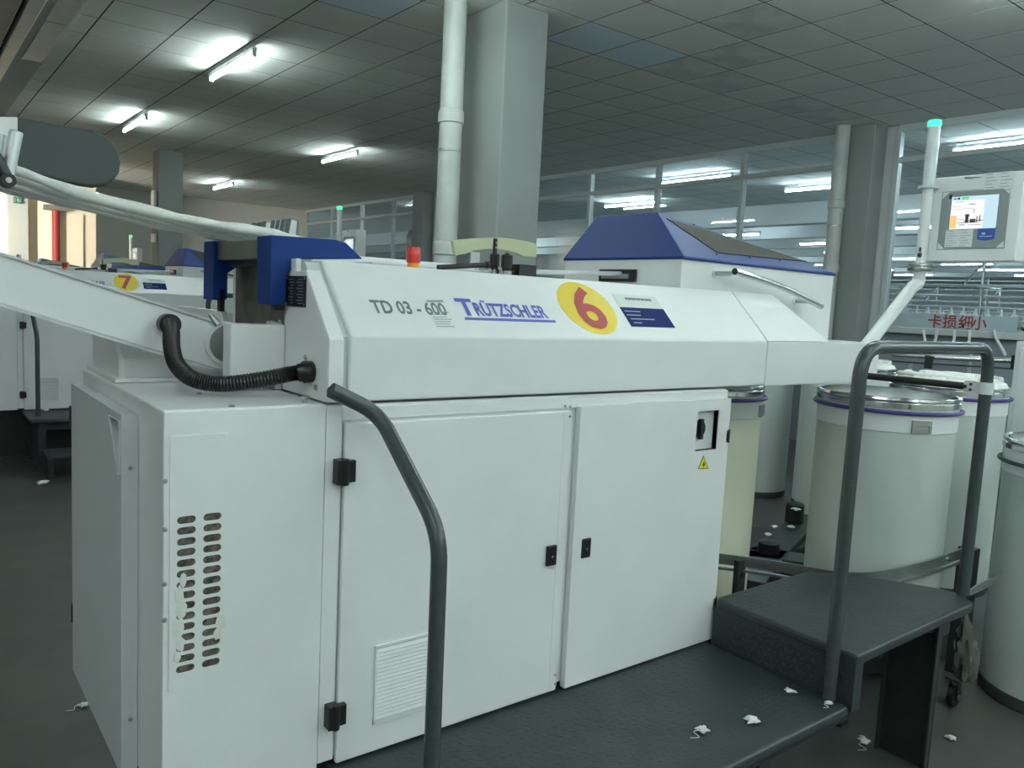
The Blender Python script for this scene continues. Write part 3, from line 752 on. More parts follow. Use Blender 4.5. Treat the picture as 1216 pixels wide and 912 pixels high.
    # information sticker: white head, navy field
    q = [SL(728, 349), SL(774, 353.5), SL(802, 389), SL(753, 388)]
    qa = [SL(728.5, 349.5), SL(782, 354.5)]
    x0s, x1s = SL(750, 388).x, SL(801.5, 389).x
    top = SL(735, 349.5); mid = SL(740, 365); bot = SL(752, 388)
    def at(x, p): return Vector((x, p.y, p.z))
    sh_ = slant_poly(MB(), [at(x0s, top), at(x1s, top), at(x1s, bot), at(x0s, bot)], .0006).build('information_sticker', M_PAPER, t)
    slant_poly(MB(), [at(x0s, mid), at(x1s, mid), at(x1s, bot), at(x0s, bot)], .0012).build('navy_field', M_NAVY, sh_)
    pr_ = MB()
    for k, (f0, f1) in enumerate(((.05, .40), (.05, .36), (.08, .62), (.10, .28))):
        z = mid.lerp(bot, .18 + k * .2); a = at(x0s + (x1s - x0s) * f0, z); b = at(x0s + (x1s - x0s) * f1, z)
        slant_poly(pr_, [a, b, b - SUP * .004, a - SUP * .004], .0018)
    pr_.build('sticker_print', M_SOFTP, sh_)
    pr_ = MB()
    n = 12
    z = top.lerp(mid, .25)
    for k in range(n):
        xk = x0s + (x1s - x0s) * (.25 + .6 * k / n)
        a = at(xk, z); ww = (x1s - x0s) * .6 / n * .78
        slant_poly(pr_, [a, a + X_ * ww, a + X_ * ww - SUP * .003, a - SUP * .003], .0018)
        slant_poly(pr_, [a - SUP * .005, a + X_ * ww * (.5 + .5 * (k % 2)) - SUP * .005, a + X_ * ww * (.5 + .5 * (k % 2)) - SUP * .0085, a - SUP * .0085], .0018)
        slant_poly(pr_, [a + X_ * ww * .4, a + X_ * ww * .6, a + X_ * ww * .6 - SUP * .0085, a + X_ * ww * .4 - SUP * .0085], .0018)
    pr_.build('sticker_heading', M_GREYPRINT, sh_)
    # --- operator terminal on its bent arm
    xp, yp = 3.90, 1.885
    arm = MB().tube(bend([(3.30, yp, 1.44), (3.42, yp, 1.455), P(1084, 340, 1, yp), (xp, yp, 1.80), (xp, yp, 1.875)], .12, 8), .029, 18).build('terminal_arm', M_WHITE, t, smooth=50)
    MB().box(3.246, 3.31, 1.83, 1.94, 1.39, 1.50).build('arm_foot', M_WHITE, arm, bevel=.004)
    MB().lathe([(.052, -.012), (.055, -.008), (.055, .0), (.055, .004)], (xp, yp, 1.872), 24).lathe([(.055, .012), (.055, .022), (.05, .026)], (xp, yp, 1.872), 24).lathe([(.045, .004), (.045, .012)], (xp, yp, 1.872), 24).build('arm_flange', M_DULL, arm, smooth=40)
    pole = MB().cyl((xp, yp, 1.895), (xp, yp, 2.29), .025, 18).build('terminal_pole', M_WHITE, t, smooth=50)
    MB().lathe([(.03, 0), (.045, .003), (.045, .016), (.03, .018)], (xp, yp, 2.245), 20).build('pole_collar', M_WHITE2, pole, smooth=40)
    MB().cyl((xp, yp, 2.262), (xp, yp, 2.535), .0275, 18).build('signal_tube', M_LENS, pole, smooth=50)
    MB().lathe([(.029, .0), (.029, .022), (.025, .026)], (xp, yp, 2.536), 18).build('signal_lens', M_GREEN, pole, smooth=40)
    MB().cyl((xp - .03, yp - .012, 1.935), (xp - .03, yp + .0, 1.935), .011, 10).cyl((xp - .03, yp - .006, 1.95), (xp - .03, yp - .006, 1.97), .005, 8).build('pole_knob', M_BLACK, pole)
    case = MB().box(3.93, 4.03, 1.487, 1.872, 1.907, 2.30).build('terminal_case', M_WHITE, t, bevel=.006, seg=3)
    def TP(u, v, x=3.93): return P(u, v, 0, x)
    bz = [TP(1121, 227), TP(1199, 226.5), TP(1192.5, 294), TP(1114.5, 294.5)]
    y0b, y1b, z0b, z1b = 1.541, 1.826, 1.967, 2.228
    ch = .025
    MB().prism([(y0b + ch, z0b), (y1b - ch, z0b), (y1b, z0b + ch), (y1b, z1b - ch), (y1b - ch, z1b), (y0b + ch, z1b), (y0b, z1b - ch), (y0b, z0b + ch)], 'x', 3.9265, 3.932).build('terminal_bezel', M_BEZEL, case, bevel=.0012)
    ln = MB()
    for (ya, za, yb, zb) in ((y0b - .004, z0b - .004, y1b + .004, z0b - .002), (y0b - .004, z1b + .002, y1b + .004, z1b + .004), (y0b - .004, z0b - .004, y0b - .002, z1b + .004), (y1b + .002, z0b - .004, y1b + .004, z1b + .004)):
        ln.box(3.929, 3.9303, ya, yb, za, zb)
    ln.build('bezel_seam', M_GREYPRINT, case)
    ys0, ys1, zs0, zs1 = 1.58, 1.782, 2.055, 2.204
    scr = MB().box(3.925, 3.9268, ys0, ys1, zs0, zs1).build('screen', M_SCREEN, case)
    def R(mtl, name, u0, u1, v0, v1, d=.0008):
        # fractions of the screen, u from the viewer's left, v from its top
        return MB().box(3.925 - d, 3.9251, ys1 - (ys1 - ys0) * u1, ys1 - (ys1 - ys0) * u0, zs1 - (zs1 - zs0) * v1, zs1 - (zs1 - zs0) * v0).build(name, mtl, case)
    R(M_SCRW, 'screen_page', .01, .72, .12, .99, .0004)
    R(M_SCRG, 'screen_status', .22, .37, .02, .10)
    R(M_SCRO, 'screen_orange_bar', .01, .14, .58, .97, .0007)
    g = MB()
    for (u0, u1, v0, v1) in ((.14, .62, .80, .815), (.30, .72, .74, .76), (.33, .42, .55, .62), (.34, .41, .62, .8), (.44, .56, .70, .80), (.58, .60, .62, .80), (.64, .66, .6, .8), (.05, .45, .38, .385),
                             (.45, .52, .40, .405), (.51, .52, .40, .52), (.12, .3, .70, .71), (.05, .10, .04, .08), (.13, .18, .03, .09), (.08, .28, .16, .17), (.4, .52, .24, .26), (.22, .34, .86, .88), (.4, .7, .87, .88), (.02, .2, .30, .305)):
        g.box(3.9238, 3.9252, ys1 - (ys1 - ys0) * u1, ys1 - (ys1 - ys0) * u0, zs1 - (zs1 - zs0) * v1, zs1 - (zs1 - zs0) * v0)
    g.build('screen_drawing', M_SCRK, case)
    def paper(name, y0, y1, z0, z1, rows, cols, x=3.9265):
        MB().box(x - .0012, x, y0, y1, z0, z1).build(name, M_PAPERP, case)
        g = MB()
        for i in range(rows):
            for j in range(cols):
                ya = y1 - (y1 - y0) * (j + .1) / cols; yb = y1 - (y1 - y0) * (j + .55 + .3 * ((i * 7 + j * 3) % 3) / 2) / cols
                za = z1 - (z1 - z0) * (i + .3) / rows
                g.box(x - .0016, x - .001, yb, ya, za - (z1 - z0) / rows * .22, za)
        g.build(name + '_print', M_SOFTP, case)
    a, b = TP(1124, 273), TP(1154, 293)
    paper('note_sticker', b.y, a.y, b.z, a.z - .002, 7, 2)
    a, b = TP(1170, 206), TP(1203, 227)
    paper('paper_slip', b.y, a.y, b.z, a.z, 6, 2, 3.93)
    a, b = TP(1162, 272), TP(1181, 284)
    MB().prism([(a.y, zs0 - .001), (b.y, zs0 - .001), (b.y, b.z), ((a.y + b.y) / 2, b.z - .006), (a.y, b.z)], 'x', 3.925, 3.9265).build('blue_badge', M_STICKB, case)
    MB().box(3.9243, 3.9252, b.y + .01, a.y - .01, b.z + .012, b.z + .015).box(3.9243, 3.9252, b.y + .04, a.y - .018, b.z + .022, b.z + .03).build('badge_print', M_WPRINT, case)
    mk = TP(1145, 211)
    MB().tube([TP(1146, 211.2), TP(1152, 211.4), TP(1166, 210.2)], .003, 6, rf=lambda i: (.005, .004, .001)[i]).build('scuff_mark', M_GREYPRINT, case)
    for (yy, zz, s1, s2) in ((y1b, z1b, -1, -1), (y1b, z0b, -1, 1), (y0b, z0b, 1, 1)):
        MB()._add([(3.9262, yy, zz), (3.9262, yy + s1 * ch * 1.2, zz), (3.9262, yy, zz + s2 * ch * 1.2)], [(0, 1, 2)]).build('corner_clip', M_WHITE, case)
    MB().box(3.9255, 3.9265, y1b - .045, y1b - .03, z1b - .032, z1b - .012).build('bezel_mark', M_BLACK, case)
    return t, c, r
frame6, STC, STR = build_draw_frame()
def digit(parent, ch, dy=0.0):
    mb, wd = text_mb(ch, STR * 2.15, (0, 0, 0), (1, 0, 0), SUP, bold=.0055, ext=.0022)
    xs = [v[0] for v in mb.v]; 
    ups = [Vector(v).dot(SUP) for v in mb.v]
    org = STC - Vector((1, 0, 0)) * (min(xs) + max(xs)) / 2 - SUP * (min(ups) + max(ups)) / 2
    mb2, _ = text_mb(ch, STR * 2.15, org, (1, 0, 0), SUP, bold=.0055, ext=.0022)
    return mb2.build('number_digit', M_DIGIT, parent, base=(1.6, 2.2, 0))
copies = []
for n, dy, lab in (('7', 6.47, 'white draw frame machine with round yellow sticker numbered 7 beyond the sloping creel beam'),
                   ('8', 10.2, 'draw frame machine standing right behind the machine numbered 7'),
                   ('9', 16.1, 'farthest draw frame machine, in front of the cream and grey back wall')):
    c = copy_tree(frame6); c.location = (1.6 + (.05 if n == '7' else 0), 2.2 + dy, 0); c['label'] = lab
    copies.append(c)
digit(frame6, '6')
digit(copies[0], '7')

# ------------------------------------------------------------------ operator platform with handrails
def build_platform():
    t = thing('operator_platform', 'grey-green steel platform with raised step and handrails in front of the machine numbered 6', 'platform', (2.0, 1.5, 0), 'operator platforms before the draw frames')
    ZP, ZS = .430, .596
    MB().box(.84, 2.310, 1.195, 1.80, ZP - .035, ZP).build('deck', M_DECK, t, bevel=.012, seg=3)
    top = [(2.312, 1.185), (3.14, 1.195), (3.215, 1.26), (3.20, 1.34), (3.115, 1.50), (3.02, 1.62), (2.90, 1.735), (2.345, 1.735), (2.312, 1.72)]
    MB().prism(top, 'z', ZS - .038, ZS).build('step_top', M_DECK, t, bevel=.012, seg=3)
    MB().box(2.314, 2.326, 1.20, 1.73, ZP - .02, ZS - .03).build('riser', M_DECK, t)
    MB().box(2.314, 2.36, 1.190, 1.202, ZP - .02, ZS - .03).build('riser_corner', M_DECK, t)
    # raised tread bars of the chequer plate, too small to pick apart
    tr = MB()
    rnd = random.Random(5)
    def bar(x, y, z, a, l=.012, w_=.0026, h=.0006):
        c, s = math.cos(a), math.sin(a)
        pts = [(x + l * c * p - w_ * s * q, y + l * s * p + w_ * c * q) for p, q in ((-1, 0), (0, -1), (1, 0), (0, 1))]
        tr._add([(px, py, z) for px, py in pts] + [(x, y, z + h * 1.4)], [(0, 1, 4), (1, 2, 4), (2, 3, 4), (3, 0, 4)])
    for i in range(60):
        for j in range(22):
            x = .86 + i * .024 + (j % 2) * .012; y = 1.215 + j * .024
            if x < 2.30 and y < 1.725: bar(x, y, ZP + .0002, .785 if (i + j) % 2 else -.785)
    for i in range(40):
        for j in range(23):
            x = 2.335 + i * .024 + (j % 2) * .012; y = 1.205 + j * .024
            lim = 3.19 if y < 1.3 else 3.19 - (y - 1.3) * .68
            if x < lim - .02 and y < 1.725: bar(x, y, ZS + .0002, .785 if (i + j) % 2 else -.785)
    o = tr.build('tread_pattern', M_DECK, t); o['kind'] = 'stuff'
    rb = MB()
    for i in range(20):
        for j in range(5):
            y = 1.22 + i * .025 + (j % 2) * .0125; z = ZP + .012 + j * .026
            if y < 1.72:
                a = .785 if (i + j) % 2 else -.785; c, s = math.cos(a), math.sin(a)
                pts = [(y + .015 * c * p - .0035 * s * q, z + .015 * s * p + .0035 * c * q) for p, q in ((-1, 0), (0, -1), (1, 0), (0, 1))]
                rb._add([(2.3138, py, pz) for py, pz in pts] + [(2.3122, y, z)], [(0, 1, 4), (1, 2, 4), (2, 3, 4), (3, 0, 4)])
    o = rb.build('riser_pattern', M_DECK, t); o['kind'] = 'stuff'
    # understructure
    MB().box(.90, 2.42, 1.255, 1.315, ZP - .105, ZP - .036).build('front_beam', M_DARK, t, bevel=.004)
    MB().box(.90, 3.0, 1.62, 1.68, ZP - .105, ZP - .036).build('rear_beam', M_DARK, t, bevel=.004)
    MB().box(2.33, 2.40, 1.26, 1.66, ZP - .105, ZS - .05).build('cross_beam', M_DARK, t, bevel=.004)
    for x, y in ((.93, 1.285), (.93, 1.65), (2.16, 1.65), (2.0, 1.30)):
        MB().box(x - .03, x + .03, y - .03, y + .03, 0.004, ZP - .1).box(x - .06, x + .06, y - .05, y + .05, 0, .008).build('leg', M_DARK, t, bevel=.003)
    # channel leg under the step
    x0, y0, y1 = 2.945, 1.212, 1.40
    MB().box(x0, x0 + .008, y0, y1, 0, ZS - .04).box(x0 - .03, x0, y0, y0 + .008, 0, ZS - .04).box(x0 - .028, x0, y1 - .008, y1, 0, ZS - .04).build('channel_leg', M_DARK, t, bevel=.002)
    MB().box(x0 + .0, x0 + .06, y0 + .002, y0 + .010, ZS - .09, ZS - .037).build('channel_bracket', M_DARK, t)
    MB().cyl((x0 - .03, y0 + .03, ZS - .075), (x0 - .004, y0 + .03, ZS - .075), .008, 8).build('bolt', M_DULL, t)
    MB().box(2.94, 3.0, 1.55, 1.61, 0, ZS - .04).build('leg', M_DARK, t, bevel=.003)
    # handrail over the step
    R_ = .0215
    path = bend([(2.298, 1.258, ZP), (2.298, 1.258, 1.535), (3.205, 1.262, 1.535), (3.205, 1.262, ZS)], .10, 8)
    rail = MB().tube(path, R_, 18).build('handrail', M_TUBE, t, smooth=50)
    cz = P(1160, 460, 0, 3.205).z
    MB().lathe([(.0225, -.022), (.026, -.022), (.026, .022), (.0225, .022)], (3.205, 1.262, cz), 20, closed=True).box(3.193, 3.217, 1.262 + .02, 1.335, cz - .022, cz + .022).build('clamp', M_WHITE2, rail, smooth=40)
    MB().cyl((3.205, 1.325, cz), (3.205, 1.72, cz - .002), .014, 14).build('side_bar', M_BLACK, rail, smooth=40)
    for dz in (-.01, .01): MB().cyl((3.1935, 1.31, cz + dz), (3.189, 1.31, cz + dz), .005, 8).build('clamp_bolt', M_BLACK, rail)
    # handrail beside the cabinet doors
    path = bend([(.922, 1.405, ZP), (.922, 1.412, 1.115), (.915, 1.69, 1.337), (.795, 1.70, 1.395)], .07, 8)
    r2 = MB().tube(path, .0185, 18).build('handrail', M_TUBE, t, smooth=50)
    MB().cyl((.82, 1.70, 1.386), (.82, 1.752, 1.386), .012, 12).build('rail_bracket', M_TUBE, r2, smooth=40)
    return t
plat6 = build_platform()
for dy, lab in ((6.47, 'grey-green steel platform with handrail before the machine numbered 7'), (10.2, 'steel platform before the machine standing right behind number 7')):
    c = copy_tree(plat6); c.location = (2.05, 1.5 + dy, 0); c['label'] = lab
# lower step of the neighbouring platform
ls = thing('foot_step', 'low dark steel step before the platform of the machine numbered 7', 'step', (1.2, 7.35, 0))
MB().box(.95, 1.9, 7.22, 7.55, .17, .20).build('tread', M_DECK, ls, bevel=.005)
for x in (.98, 1.85): MB().box(x - .02, x + .02, 7.25, 7.52, 0, .17).build('side', M_DARK, ls)

# lint lying about
def lint(u, v, z, size, label, seed, tail=True):
    rnd = random.Random(seed)
    p = P(u, v, 2, z)
    mb = MB()
    for k in range(7):
        a = rnd.uniform(0, 6.28); l = size * rnd.uniform(.5, 1.1)
        c = p + Vector((rnd.uniform(-.3, .3) * size, rnd.uniform(-.3, .3) * size, size * .10))
        pts = [c + Vector((math.cos(a + rnd.uniform(-.4, .4)) * l * s, math.sin(a + rnd.uniform(-.4, .4)) * l * s, size * .12 * (1 - s * s))) for s in (-.6, -.2, .2, .6)]
        pts = spline(pts, 4)
        n = len(pts)
        mb.tube(pts, size * .16, 7, rf=lambda i: size * .17 * math.sin(math.pi * (i + .6) / (n + .2)) + .0006)
    if tail:
        pts = spline([p + Vector((0, 0, .003)), p + Vector((-size * .9, size * .2, .003)), p + Vector((-size * 1.2, -size * .7, .003)), p + Vector((-size * 2.0, -size * .3, .002))], 8)
        mb.tube(pts, .0012, 6)
    o = mb.build('lint_tuft', M_LINT, None, smooth=70, base=p)
    tag(o, label, 'lint', 'lint tufts on the platform and floor')
lint(833, 868, .432, .030, 'white lint tuft with a trailing thread on the lower platform deck', 1)
lint(893, 857, .432, .034, 'flat white lint flake lying on the lower platform deck', 2, False)
lint(937, 822, .432, .026, 'small upright lint tuft on the deck near the riser', 3, False)
lint(984, 836, .434, .020, 'lint wisp caught at the foot of the handrail post by the step', 4)
lint(1028, 882, .004, .040, 'grey lint heap on the floor beside the channel leg', 5)
lint(1128, 878, .004, .034, 'lint wisp on the floor behind the channel leg', 6, False)
lint(99, 838, .003, .030, 'lint curl on the floor beside the drive cabinet door', 7)
lint(52, 575, .003, .07, 'lint heap on the floor before the platform of machine 7', 8, False)
lint(55, 488, .45, .05, 'lint tuft on the platform of machine 7', 9, False)

# ------------------------------------------------------------------ creel at the feed side
cr = thing('creel', 'white sloping creel beam with rounded grey plate at the feed side of machine 6', 'creel', (.3, 2.3, 0))
def bz2(u, v, y=2.185):
    p = P(u, v, 1, y); return (p.x, p.z)
arc = [bz2(267 + 27 * math.cos(math.radians(a)), 413 + 29 * math.sin(math.radians(a))) for a in (-70, -40, -10, 20, 50, 80)]
MB().prism([bz2(-60, 282), bz2(248, 380.5), *arc, bz2(252, 437), bz2(-60, 342)], 'y', 2.185, 2.245).build('beam', M_WHITE, cr, bevel=.004)
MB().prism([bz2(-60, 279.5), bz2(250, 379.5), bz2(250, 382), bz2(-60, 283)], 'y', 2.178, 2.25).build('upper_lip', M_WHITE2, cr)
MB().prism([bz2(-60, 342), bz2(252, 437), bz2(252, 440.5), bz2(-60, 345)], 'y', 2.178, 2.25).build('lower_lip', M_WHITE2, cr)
cc = P(270, 408, 1, 2.18)
def ringy(r0, r1, y0, y1, c, seg=28):
    vs = []; fs = []
    for k in range(seg):
        a = 2 * math.pi * k / seg
        for r, y in ((r0, y0), (r1, y0), (r1, y1), (r0, y1)): vs.append((c.x + r * math.cos(a), y, c.z + r * math.sin(a)))
    for k in range(seg):
        j = (k + 1) % seg
        for i in range(4): fs.append((k * 4 + i, j * 4 + i, j * 4 + (i + 1) % 4, k * 4 + (i + 1) % 4))
    return MB()._add(vs, fs)
ringy(.050, .060, 2.172, 2.186, cc).build('pivot_ring', M_WHITE, cr, smooth=40)
MB().cyl((cc.x, 2.180, cc.z), (cc.x, 2.188, cc.z), .05, 28).build('pivot_disc', M_DULL, cr, smooth=40)
MB().tube([P(249, 373, 1, 2.18), P(259, 386, 1, 2.17)], .008, 8, rf=lambda i: (.006, .011)[i]).build('release_lever', M_DULL, cr, smooth=40)
MB().box(cc.x + .045, cc.x + .05, 2.24, 2.25, 1.356, 1.42).build('beam_foot', M_WHITE, cr)
# foot that carries the raised end of the creel
MB().box(-1.15, -1.07, 2.18, 2.26, 0, 1.75).box(-1.25, -.97, 2.1, 2.34, 0, .01).build('creel_post', M_WHITE, cr, bevel=.004)
pA = P(-60, 282, 1, 2.185)
MB().prism([(pA.x, P(-60, 282, 1, 2.185).z), (-1.15, 1.78), (-1.15, 1.66), (pA.x, P(-60, 342, 1, 2.185).z)], 'y', 2.185, 2.245).build('beam_extension', M_WHITE, cr)
# rounded grey plate, clamp cylinder, joint
yy = 2.62
pc = P(118, 188, 1, yy); tl = P(20, 139.5, 1, yy); bl_ = P(20, 203, 1, yy)
def pz_(u, v): p = P(u, v, 1, yy); return (p.x, p.z)
outl = [pz_(*q) for q in ((-40, 128), (20, 139), (110, 155), (123, 160), (134, 169), (141, 180), (144, 192), (142, 204), (136, 213), (126, 220), (112, 222), (90, 219), (60, 212), (20, 202), (-40, 190))]
MB().prism(outl, 'y', yy, yy + .045).build('guide_plate', M_PLATE, cr, bevel=.008, seg=3)
MB().prism([pz_(-40, 140), pz_(20, 140), pz_(20, 205), pz_(-40, 205)], 'y', yy - .02, yy - .001).build('plate_bracket', M_WHITE, cr, bevel=.003)
c0, c1 = P(19.5, 156, 1, 2.04), P(9, 208, 1, 2.04)
MB().cyl(c0, c1, .0132, 20).build('clamp_cylinder', M_SILVER, cr, smooth=40, bevel=.002)
MB().cyl(P(3, 160, 1, 2.06), P(-4, 205, 1, 2.06), .007, 12).build('guide_tube', M_SILVER, cr, smooth=40)
j0 = P(-4, 190, 1, 2.03); j1 = P(9, 215, 1, 2.03)
MB().tube([j0 + Vector((-.25, 0, .03)), j0 + Vector((0, 0, .01)), j0, j1], .0145, 12).build('joint_arm', M_BLACK, cr, smooth=50)
MB().cyl(j1 + Vector((0, .02, 0)), j1 + Vector((0, -.022, 0)), .0145, 16).build('joint', M_BLACK, cr, smooth=40)
MB().cyl(j1 + Vector((0, -.022, 0)), j1 + Vector((0, -.026, 0)), .006, 10).build('joint_bolt', M_DULL, cr)
MB().cyl(P(-30, 246, 1, 2.10), P(-60, 240, 1, 2.60), .010, 14).build('guide_roller', M_DULL, cr, smooth=40)
# each drawn-in sliver is its own soft rope
for k in range(8):
    y = 2.115 + k * .052
    f = k / 7.0
    near = [P(u, v, 1, 2.115) for u, v in ((-70, 176), (-25, 190), (25, 206), (100, 231), (200, 254), (262, 267.5))]
    far = [P(u, v, 1, 2.475) for u, v in ((-70, 210), (-25, 218), (25, 228), (95, 244), (190, 268), (240, 277))]
    pts = [a.lerp(b, f) + Vector((0, 0, (.0035 * math.sin(k * 2.3 + i * 1.1) if 1 < i < 5 else 0))) for i, (a, b) in enumerate(zip(near, far))]
    pts += [Vector((.78, y, 1.768)), Vector((.87, y, 1.758)), Vector((.93, y, 1.745)), Vector((.96, y, 1.728))]
    path = spline(pts, 8)
    n = len(path)
    o = MB().tube(path, .02, 10, rf=lambda i: .0125 + .0022 * math.sin(i * .3 + k * 1.9) + .0012 * math.sin(i * .9 + k)).build('cotton_sliver', M_SLIVER, None, smooth=60, base=pts[4])
    tag(o, 'white cotton sliver rope running from the creel to the blue guide', 'sliver', 'slivers feeding machine 6')

# ------------------------------------------------------------------ sliver cans
def make_can(x, y, z0, h, label, wall=M_CAN, rope=M_ROPE, R=.292, heap=False, clip=None, ropez=.062, group='sliver cans by the delivery end'):
    t = thing('sliver_can', label, 'can', (x, y, z0), group)
    c = (x, y, z0)
    MB().lathe([(R - .01, 0), (R + .002, .004), (R + .002, .05), (R - .003, .055)], c, 56).build('base_ring', M_GUM, t, smooth=40)
    MB().lathe([(R - .006, .052), (R - .001, .056), (R, h - .15), (R, h - .14)], c, 56).build('wall', wall, t, smooth=40)
    MB().lathe([(R + .001, h - .15), (R + .004, h - .147), (R + .004, h - .045), (R - .003, h - .045), (R - .003, h - .15)], c, 56, closed=True).build('collar', M_CANW, t, smooth=40)
    MB().lathe([(R + .004, h - .048), (R + .011, h - .045), (R + .011, h - .024), (R + .007, h - .020), (R + .012, h - .012), (R + .010, h - .002), (R + .002, h), (R - .008, h - .004), (R - .008, h - .09), (R - .004, h - .09), (R - .002, h - .048)], c, 56, closed=True).build('rim', M_STEEL, t, smooth=35)
    if rope:
        rp = [(R + .017 + .0085 * math.cos(a * math.pi / 4), h - ropez + .0085 * math.sin(a * math.pi / 4)) for a in range(8)]
        MB().lathe(rp, c, 56, closed=True).build('bumper_ring', rope, t, smooth=60)
    MB().lathe([(R - .009, h - .075), (R - .012, h - .070)], c, 40).build('spring_plate', M_CANW, t)
    if heap:
        hp = MB()
        prof = [(R - .02, h - .06), (R - .012, h - .01), (R - .02, h + .018), (R - .06, h + .034), (R - .16, h + .036), (.02, h + .035)]
        seg = 56; vs = []; fs = []
        for i, (r, z) in enumerate(prof):
            for k in range(seg):
                a = 2 * math.pi * k / seg; rr = r + .006 * math.sin(a * 17 + i) + .004 * math.sin(a * 29 + 2 * i)
                vs.append((x + rr * math.cos(a), y + rr * math.sin(a), z0 + z + .005 * math.sin(a * 23 + i * 2)))
        for i in range(len(prof) - 1):
            for k in range(seg): fs.append((i * seg + k, i * seg + (k + 1) % seg, (i + 1) * seg + (k + 1) % seg, (i + 1) * seg + k))
        fs.append(tuple(range((len(prof) - 1) * seg, len(prof) * seg)))
        hp._add(vs, fs).build('sliver_coil', M_SLIVER, t, smooth=70)
        cl = MB()
        for k in range(9):
            a0 = k * .7; rr = .10 + .018 * (k % 4)
            cx, cy = x + .10 * math.cos(a0), y + .10 * math.sin(a0)
            pts = [(cx + rr * math.cos(a0 + s * .5), cy + rr * math.sin(a0 + s * .5), z0 + h + .038 + .004 * math.sin(s)) for s in range(0, 10)]
            cl.tube(spline(pts, 3), .012, 7)
        cl.build('coil_loops', M_SLIVER, t, smooth=60)
    if clip is not None:
        a = clip; cs, sn = math.cos(a), math.sin(a)
        def W(u, v, d): return (x + (R + .004 + d) * cs - u * sn, y + (R + .004 + d) * sn + u * cs, z0 + h - .118 + v)
        mb = MB()
        for (u0, u1, v0, v1, d) in ((-.042, .042, .004, .028, .008), (-.036, .036, -.026, -.004, .007), (-.03, .03, -.012, .012, .005), (-.042, -.03, -.026, .01, .010), (.03, .042, -.026, .01, .010)):
            mb.hexa([W(u0, v0, -.004), W(u1, v0, -.004), W(u1, v1, -.004), W(u0, v1, -.004)], [W(u0, v0, d), W(u1, v0, d), W(u1, v1, d), W(u0, v1, d)])
        mb.build('clip_plate', M_DULL, t, bevel=.001)
    return t
def toward(x, y, off=0.0): return math.atan2(-y, -x) + off
make_can(3.60, 1.83, .150, 1.145, 'frosted white sliver can with purple ring and riveted metal clip behind the handrail', clip=toward(3.6, 1.83, .50))
make_can(3.03, 2.45, .150, 1.145, 'cream sliver can with purple ring under the delivery hood', wall=M_CREAMCAN, clip=toward(3.03, 2.45, 1.3))
make_can(4.66, 2.03, .150, 1.14, 'sliver can with purple ring filled with a heaped coil, behind the handrail post', heap=True)
make_can(5.33, 2.99, .005, 1.285, 'sliver can heaped with a coil near the bent terminal arm', heap=True, rope=None)
make_can(4.02, 1.165, 0, 1.14, 'white sliver can with dark ring standing alone on the floor beside the step', rope=M_GUM, clip=None, ropez=.10)
make_can(6.20, 4.33, 0, 1.20, 'distant grey sliver can with dark base beyond the can changer', rope=None)
make_can(6.30, 3.63, 0, 1.20, 'distant grey sliver can standing close behind the can with the metal clip', rope=None)

# steel bar that guides the cans
gr = thing('can_guide', 'curved bright steel guide bar with dark posts behind the step', 'guide rail', (3.3, 1.7, 0))
gz = .575
gp = [P(u, v, 2, gz) for u, v in ((820, 656), (850, 662.5), (880, 666.5), (920, 672), (960, 679), (1000, 684), (1045, 683))] + [P(u, v, 2, gz + .01) for u, v in ((1090, 674), (1125, 662), (1150, 652))]
gp[5] = Vector((3.03, 1.70, gz)); gp[6] = Vector((3.16, 1.56, gz))
gp = [P(u, v, 2, gz) for u, v in ((820, 656), (850, 662.5), (880, 666.5), (920, 672), (960, 679))] + [P(1003, 685.5, 2, gz), P(1045, 684, 2, gz + .005), P(1090, 674.5, 2, gz + .01), P(1125, 663, 2, gz + .012), P(1150, 653, 2, gz + .012)]
MB().strip(spline(gp, 6), .022, .008).build('guide_bar', M_DULL, gr, smooth=40)
MB().strip([p - Vector((0, 0, .040)) for p in spline(gp, 6)], .006, .014).build('lower_edge', M_DULL, gr, smooth=40)
q = P(878, 682, 2, .52)
MB().box(q.x - .028, q.x + .028, q.y - .012, q.y + .012, 0, .585).build('post', M_DARK, gr, bevel=.003)
MB().cyl((q.x, q.y - .012, .52), (q.x, q.y - .017, .52), .012, 12).build('bolt', M_BLACK, gr)
q = gp[-1]
MB().box(q.x - .03, q.x + .03, q.y - .04, q.y + .035, 0, .60).build('post', M_DARK, gr, bevel=.004)
q = gp[8]
MB().cyl((q.x, q.y - .004, q.z), (q.x, q.y - .012, q.z), .012, 10).build('bolt', M_STEEL, gr)

# can changer turntable
cc_ = thing('can_changer', 'dark can changer base with arms and bollards between the cans', 'can changer', (3.95, 2.65, 0))
MB().lathe([(.98, 0), (1.0, .01), (1.0, .13), (.98, .145)], (3.95, 2.62, 0), 64).build('turntable', M_DARK, cc_, smooth=30)
for a, l in ((.35, 1.1), (2.4, .62), (3.6, .55), (5.3, .42)):
    d = Vector((math.cos(a), math.sin(a), 0)); n_ = Vector((-d.y, d.x, 0)) * .10; o_ = Vector((3.95, 2.62, .146))
    qd = [o_ + n_, o_ - n_, o_ + d * l - n_ * .8, o_ + d * l + n_ * .8]
    MB().hexa(qd, [p + Vector((0, 0, .11)) for p in qd]).build('arm', M_DECK, cc_, bevel=.005)
for u, v in ((913, 650), (943, 614)):
    q = P(u, v, 2, .29)
    MB().lathe([(.055, .0), (.06, .004), (.06, .12), (.05, .128)], (q.x, q.y, .257 if v < 630 else .2), 24).cyl((q.x, q.y, .145), (q.x, q.y, .27), .03, 12).build('bollard', M_BLACK, cc_, smooth=40)
q = P(930, 655, 2, .2)
MB().box(q.x - .10, q.x + .30, q.y - .05, q.y + .10, .146, .22).build('drive_box', M_DECK, cc_, bevel=.006)
